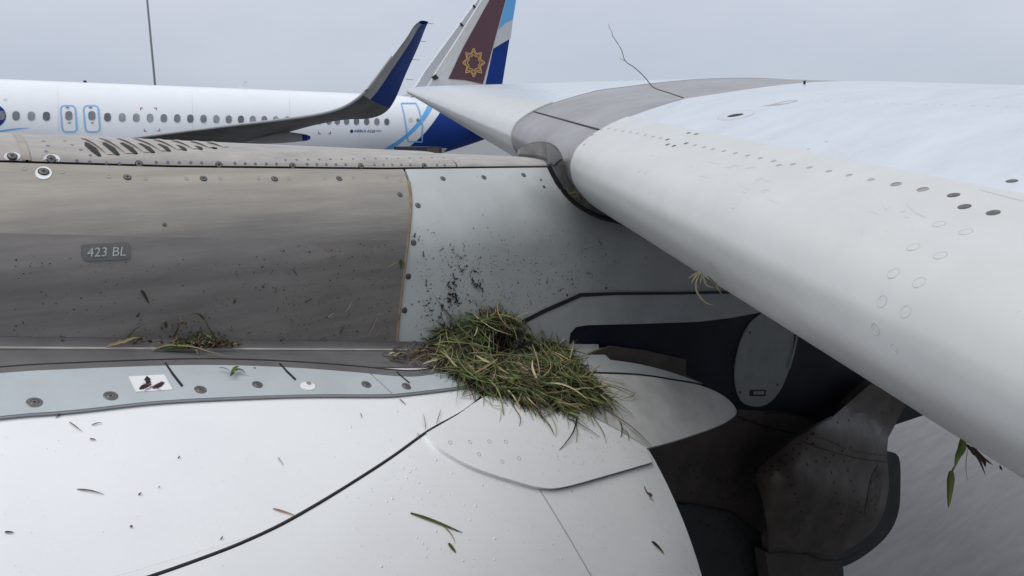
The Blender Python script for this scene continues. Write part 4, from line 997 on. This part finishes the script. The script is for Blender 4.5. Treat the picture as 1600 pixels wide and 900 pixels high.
# tuft at the foot of the metal panel
tf = empty('grass_tuft', hb(300, 540)[0].to_tuple()); tag(tf, 'small dark tuft of weeds stuck at the foot of the metal pylon panel', 'grass tuft')
for px, w, c in (([(335, 545), (310, 530), (290, 540)], .008, BROWN[0]), ([(345, 541), (330, 522), (318, 500), (320, 485)], .004, (.06, .055, .035)), ([(318, 498), (305, 488), (293, 490)], .004, GREENS[2]), ([(270, 525), (276, 505), (279, 490)], .005, (.08, .07, .04)), ([(258, 512), (254, 500), (249, 497)], .006, (.08, .075, .04)), ([(275, 505), (285, 502), (288, 507)], .005, BROWN[1]), ([(240, 548), (270, 545), (290, 553), (255, 552)], .010, GREENS[1]), ([(236, 553), (265, 548), (320, 560), (357, 563)], .004, STRAW[1]), ([(250, 545), (290, 552), (310, 560)], .006, GREENS[3]), ([(355, 530), (346, 535), (340, 543)], .005, BROWN[0]), ([(262, 540), (285, 528), (300, 535), (315, 520)], .007, BROWN[0]), ([(285, 545), (300, 530), (310, 516), (313, 530)], .009, BROWN[2]), ([(300, 545), (330, 535), (350, 545)], .008, BROWN[2]), ([(280, 548), (262, 530)], .006, BROWN[1]), ([(325, 545), (335, 530), (352, 527)], .005, BROWN[1])):
    path_blade('weed_stem', px, w, c, .007, .012, tf)
for i in range(110):
    u = random.gauss(308, 22); v = 541 - abs(random.gauss(0, 9)) + (i % 3 == 0) * 8; a = uni(0, 6.28); l = uni(6, 22); path_blade('weed_stem', [(u, v), (u + l * math.cos(a), v + l * .5 * math.sin(a))], uni(.002, .006), pick(.25, .15), .008, .012, tf)
tf2 = empty('grass_stalk', hb(200, 530)[0].to_tuple()); tag(tf2, 'pale bent stalk leaning on the metal panel left of the weeds', 'grass stalk')
for px, w, c in (([(162, 546), (185, 536), (205, 525), (222, 527)], .006, STRAW[1]), ([(198, 526), (210, 512), (226, 505)], .005, (.12, .11, .07)), ([(222, 527), (212, 532), (206, 540)], .007, BROWN[1]), ([(206, 525), (208, 540)], .006, (.07, .07, .04))): path_blade('stalk', px, w, c, .007, .01, tf2)
loose('grass_stalk', [(40, 526), (58, 531), (72, 537)], .006, (.075, .08, .05), 'flat green stalk on the metal panel beside the lowest left screw', 'grass stalk')
# grass at the joint by the panel edge
ml = 'small grass scrap stuck on the dull metal pylon panel'; mg = 'grass scraps on the metal panel'
LB2 = {1: 'pale green forked wisp on the dull metal panel beside the white panel', 2: 'pale straw pointing at the small green leaf on the sealant edge', 3: 'thin pale straw below the straw at the sealant edge leaf', 7: 'longest pale straw slanting across the dull metal panel', 8: 'short olive stalk low on the dull metal panel', 12: 'dark brown curved husk on the metal panel below the stencilled placard'}
for fi, (px, w, c) in enumerate((([(508, 387), (513, 392)], .004, (.2, .19, .13)), ([(513, 403), (522, 401), (528, 397)], .004, (.14, .15, .08)), ([(603, 418), (612, 412), (621, 408)], .004, (.25, .24, .14)), ([(585, 444), (597, 436), (606, 433)], .003, (.2, .19, .13)), ([(407, 418), (411, 416)], .004, BROWN[0]), ([(538, 487), (545, 478), (549, 469)], .003, (.3, .29, .24)), ([(511, 495), (521, 488)], .003, (.3, .29, .24)), ([(573, 525), (582, 508), (590, 488)], .003, (.24, .23, .19)), ([(531, 520), (537, 508)], .006, (.09, .09, .055)), ([(584, 525), (594, 517)], .0025, (.26, .25, .2)), ([(475, 472), (487, 466)], .003, BROWN[0]), ([(365, 474), (367, 466)], .006, (.06, .055, .035)), ([(220, 453), (226, 462), (232, 474)], .006, BROWN[2]), ([(456, 420), (465, 432)], .002, BROWN[2]), ([(213, 495), (218, 488)], .004, BROWN[2]))):
    loose('grass_scrap', px, w, c, LB2.get(fi, ml), 'grass', mg, .0045, .003)
loose('green_leaf', [(624, 406), (627, 414), (625, 420)], .012, (.06, .075, .025), 'small green leaf on the sealant edge of the metal panel', 'leaf', off=.006)
js = empty('grass_clump', hb(620, 560)[0].to_tuple()); tag(js, 'low clump of brown grass along the ledge left of the nest', 'grass clump')
for i in range(90):
    u = uni(590, 690) if i % 2 else uni(640, 690); v = 562 + random.gauss(0, 4.5) - (u > 640) * 5; a = random.gauss(0, .45); l = uni(8, 30); path_blade('grass_stem', [(u, v), (u + l * .5, v + l * .5 * math.sin(a) - 1), (u + l * math.cos(a), v + l * math.sin(a))], uni(.002, .005), pick(.15, .2), .008, .008, js)
for u0, v0, nn_ in ((900, 300, 9), (1098, 430, 14)):
    t_ = empty('straw_wisp', (onY(u0, v0, 1.4)).to_tuple())
    tag(t_, 'pale straw wisp caught in the seal at the slat end' if u0 < 1000 else 'pale dry grass hanging under the white slat edge', 'straw')
    if u0 < 1000:
        P = [[(890, 301), (905, 302), (918, 310)], [(897, 290), (902, 306), (908, 312)], [(916, 308), (917, 317), (918, 326)], [(888, 303), (900, 298), (899, 290)], [(895, 308), (907, 305)], [(900, 296), (912, 308)]]
        for px in P: g = Grass(); g.add([onY(a, b, 1.435) for a, b in sm(px, 3)], .003, V(0, -1, 0), STRAW[2]); g.build('straw', t_)
    else:
        P = [[(1092, 424), (1082, 430), (1076, 434)], [(1093, 423), (1085, 434), (1080, 443)], [(1094, 426), (1087, 442), (1090, 458), (1102, 472), (1117, 478)], [(1096, 428), (1094, 444)], [(1096, 424), (1100, 436), (1105, 446), (1118, 450)], [(1118, 440), (1121, 450), (1128, 460)], [(1106, 432), (1116, 442), (1120, 449)], [(1090, 423), (1080, 432)]]
        q = hw(1100, 415); yy = q[0].y if q else 1.2
        for px in P: g = Grass(); g.add([onY(a, b, yy - .02) for a, b in sm(px, 3)], .0042, V(0, -1, 0), random.choice(((.42, .40, .24), (.34, .33, .18), (.45, .42, .28)))); g.build('straw', t_)
# hanging leaf under the slat at right
q = hw(1502, 680); yy = q[0].y + .01 if q else .35; hl = empty('hanging_leaf', onY(1502, 690, yy).to_tuple()); tag(hl, 'green leaf and brown stems dangling from the underside of the white slat', 'leaf')
for px, w, c in (([(1504, 684), (1503, 700), (1497, 712), (1492, 730)], .012, (.10, .15, .03)), ([(1486, 736), (1485, 760), (1482, 794)], .011, (.09, .13, .03)), ([(1492, 728), (1488, 736), (1486, 745)], .003, (.09, .11, .03)), ([(1510, 695), (1522, 706), (1530, 718), (1540, 743)], .006, (.10, .055, .03)), ([(1512, 698), (1528, 710), (1552, 727)], .006, (.05, .045, .02)), ([(1516, 700), (1535, 716)], .010, (.04, .045, .02)), ([(1512, 702), (1509, 730), (1513, 755)], .0012, (.3, .27, .2)), ([(1562, 728), (1566, 735)], .004, (.05, .03, .02)), ([(1525, 705), (1537, 720), (1540, 730)], .007, (.06, .045, .02))):
    g = Grass(); g.add([onY(a, b, yy) for a, b in sm(px, 3)], w * .75, -FW, c); g.build('leaf' if w > .007 else 'stem', hl)
# twig standing on the wing
tw = empty('dry_twig', onY(1067, 152, 1.4).to_tuple()); tag(tw, 'thin dry twig standing up from the wing above the pylon fairing', 'twig')
tp = [onY(a, b, 1.43) for a, b in sm([(1068, 153), (1045, 145), (1021, 136.5), (1008, 121), (992, 106), (977, 95), (971, 78), (960, 60), (957, 56)], 4)]
obj('stem', *tube(tp, .0016, 5, .5), mat('twig_bark', (.13, .10, .06), .8), tw)
obj('twig_fork', *tube([onY(a, b, 1.43) for a, b in ((977, 95), (972, 93), (968, 91))], .0011, 5, .4), 'sealant', tw)
obj('twig_tip', *tube([onY(a, b, 1.43) for a, b in sm([(957, 57), (956, 50), (953, 45), (951, 37)], 3)], .0009, 5, .5), 'sealant', tw)
# dried mud and plant specks on the pylon (nobody could count them)
def specks(name, spots, m, label, cat):
    vs, fs = [], []
    for (u, v, s) in spots:
        q = hb(u, v)
        if q is None: continue
        fr = frame_at(q[0], q[1]); k = len(vs); n = random.choice((5, 6, 7)); a0 = uni(0, 6.28); st = uni(.25, 1.)
        for j in range(n):
            a = 6.2832 * j / n; r = s * uni(.5, 1.2); x, y = r * math.cos(a), r * st * math.sin(a); c_, s_ = math.cos(a0), math.sin(a0)
            vs.append(q[0] + q[1] * .0038 + fr.to_3x3() @ V(x * c_ - y * s_, x * s_ + y * c_, 0))
        vs.append(q[0] + q[1] * (.0042 + s * .35))
        for j in range(n): fs.append((k + j, k + (j + 1) % n, k + n))
    o = obj(name, vs, fs, m); o['kind'] = 'stuff'; tag(o, label, cat); return o
S = []
def streak(u, v, n, su, sv, s0, s1, walk=False):
    for i in range(n):
        if walk: u += random.gauss(0, su); v += random.gauss(sv * .3, sv); S.append((u, v, uni(s0, s1)))
        else: S.append((random.gauss(u, su), random.gauss(v, sv), uni(s0, s1)))
MUD = [(700, 455, 26, 1.4), (704, 440, 20, 1.2), (697, 468, 16, 1.1), (714, 435, 10, 1), (735, 434, 18, 1.2), (748, 440, 18, 1), (745, 425, 10, .8), (732, 415, 12, .8), (702, 440, 16, 1), (690, 505, 22, 1.3), (686, 520, 20, 1.3), (684, 492, 12, .9), (720, 405, 8, .7), (690, 385, 8, .6), (706, 385, 8, .6), (668, 527, 9, .9), (656, 520, 8, .7), (676, 545, 22, 1.1), (650, 545, 12, .9), (664, 537, 12, 1.2), (672, 472, 9, .8), (669, 482, 7, .7), (728, 400, 8, .6), (722, 388, 6, .6), (698, 413, 7, .7), (666, 447, 7, .8), (770, 398, 6, .6), (655, 368, 7, .7), (680, 365, 6, .6), (788, 455, 10, .5), (760, 470, 8, .6), (776, 475, 8, .5), (828, 468, 8, .7), (825, 462, 6, .6), (886, 378, 8, .6), (916, 390, 8, .7), (935, 374, 8, .6), (890, 437, 10, .6), (895, 443, 6, .7), (960, 410, 8, .5), (712, 395, 7, .5), (660, 392, 7, .8), (646, 372, 7, .9), (1000, 455, 6, .5), (850, 440, 8, .7), (870, 455, 8, .7), (915, 425, 9, .7), (945, 395, 8, .6), (840, 410, 8, .6), (705, 462, 22, 1.2), (692, 475, 16, 1.1), (740, 445, 14, 1), (720, 425, 12, .9), (680, 530, 16, 1.1), (700, 515, 14, 1.1), (730, 470, 10, .6), (745, 480, 9, .6), (700, 490, 12, .7), (715, 500, 12, .7)]
for (u, v, n, k) in MUD:
    du, dv = random.gauss(0, 1), random.gauss(.3, 1)
    for i in range(n):
        du += random.gauss(0, .9); dv += random.gauss(.05, .9); l = math.hypot(du, dv) or 1; du, dv = du / l * 1.5, dv / l * 1.5; u += du; v += dv; S.append((u, v, uni(.0012, .0042) * k * (1.2 - .6 * i / n)))
streak(690, 545, 160, 24, 5, .001, .005); streak(700, 440, 130, 30, 36, .0006, .002); streak(870, 440, 260, 70, 36, .0006, .0022); streak(740, 430, 260, 45, 40, .0007, .0028); streak(900, 420, 200, 60, 40, .0006, .0022); streak(690, 500, 140, 22, 26, .0008, .003); streak(910, 400, 90, 42, 25, .0005, .0016); streak(780, 480, 120, 55, 22, .0005, .0018); streak(665, 400, 50, 14, 35, .0006, .0018)
S = [q for q in S if q[0] > 645 - (q[1] > 420) * 12 and q[1] < 560 and q[1] < 500 + max(0, 780 - q[0]) * .6]
specks('mud_specks', S, 'mud', 'dark dried mud spatter on the white pylon panel above the nest', 'mud')
S = [(random.gauss(405, 10), random.gauss(450, 3), uni(.0006, .0016)) for i in range(26)] + [(uni(20, 610), uni(400, 540), uni(.0006, .0018)) for i in range(260)] + [(uni(420, 615), uni(380, 540), uni(.0006, .0022)) for i in range(240)] + [(random.gauss(300, 40), random.gauss(528, 12), uni(.0006, .0022)) for i in range(160)]
specks('dirt_specks', S, 'mud', 'fine dark dirt specks on the dull metal pylon panel', 'dirt')
S = [(random.gauss(1040, 45), random.gauss(640, 28), uni(.0004, .0013)) for i in range(260)] + [(random.gauss(950, 55), random.gauss(705, 20), uni(.0004, .0013)) for i in range(240)] + [(uni(860, 1090), uni(720, 900), uni(.0003, .0012)) for i in range(150)] + [(uni(0, 860), uni(660, 900), uni(.0003, .0008)) for i in range(90)]
S = [q for q in S if inside((q[0], q[1]), tong) or hb(q[0], q[1])[0].x < XTE - .01]
S = [(u, v, s) for u, v, s in S]
def specks_off(name, spots, m, label, cat, off):
    o = specks(name, spots, m, label, cat)
    for v in o.data.vertices:
        q = Vector(v.co); u, w = pix(q); k = .0085 if inside((u, w), tong) else 0; h = hb(u, w)
        if h: v.co = q + h[1] * k
    return o
specks_off('cowl_specks', S, 'mud', 'fine dark grit sprinkled on the white rear cowl and tongue fairing', 'dirt', 0)
# rain drops beading on the rear cowl
D = [(random.gauss(690, 75), random.gauss(750, 55), uni(.0005, .0012) + .0022 * rnd() ** 5) for i in range(220)] + [(uni(520, 940), uni(760, 900), uni(.0005, .0012) + .0022 * rnd() ** 5) for i in range(90)]
D = [q for q in D if not inside((q[0], q[1]), tong) and q[0] > 480 and hb(q[0], q[1])]
vs, fs = [], []
for u, v, s in D:
    q = hb(u, v)
    if abs(lerp_tab(gx, math.atan2(YC - q[0].y, q[0].z - ZC)) - q[0].x) < .012: continue
    fr = frame_at(q[0], q[1]).to_3x3(); k = len(vs); n = 9
    for r_, z_ in ((1, .0), (.86, .3), (.5, .52)):
        for j in range(n): a = 6.2832 * j / n; vs.append(q[0] + q[1] * .0002 + fr @ V(s * r_ * math.cos(a), s * r_ * math.sin(a), s * z_ * .45))
    vs.append(q[0] + fr @ V(0, 0, s * .27))
    for i in range(2):
        for j in range(n): fs.append((k + i * n + j, k + i * n + (j + 1) % n, k + (i + 1) * n + (j + 1) % n, k + (i + 1) * n + j))
    for j in range(n): fs.append((k + 2 * n + j, k + 2 * n + (j + 1) % n, k + 3 * n))
o = obj('rain_drops', vs, fs, 'drop'); o['kind'] = 'stuff'; tag(o, 'clear rain drops beading on the white rear cowl', 'water')

# ------------------------------------------------------------------ lift everything to stand on z = 0, put empties at their bases
for o in list(COL.objects):
    if o.type in ('CAMERA', 'LIGHT') or o.parent: continue
    if o.type == 'EMPTY':
        b = Vector(o['base']); del o['base']; o.location = b + V(0, 0, EYE)
        for c in COL.objects:
            if c.parent == o: c.location = c.location - b
    else: o.location.z += EYE
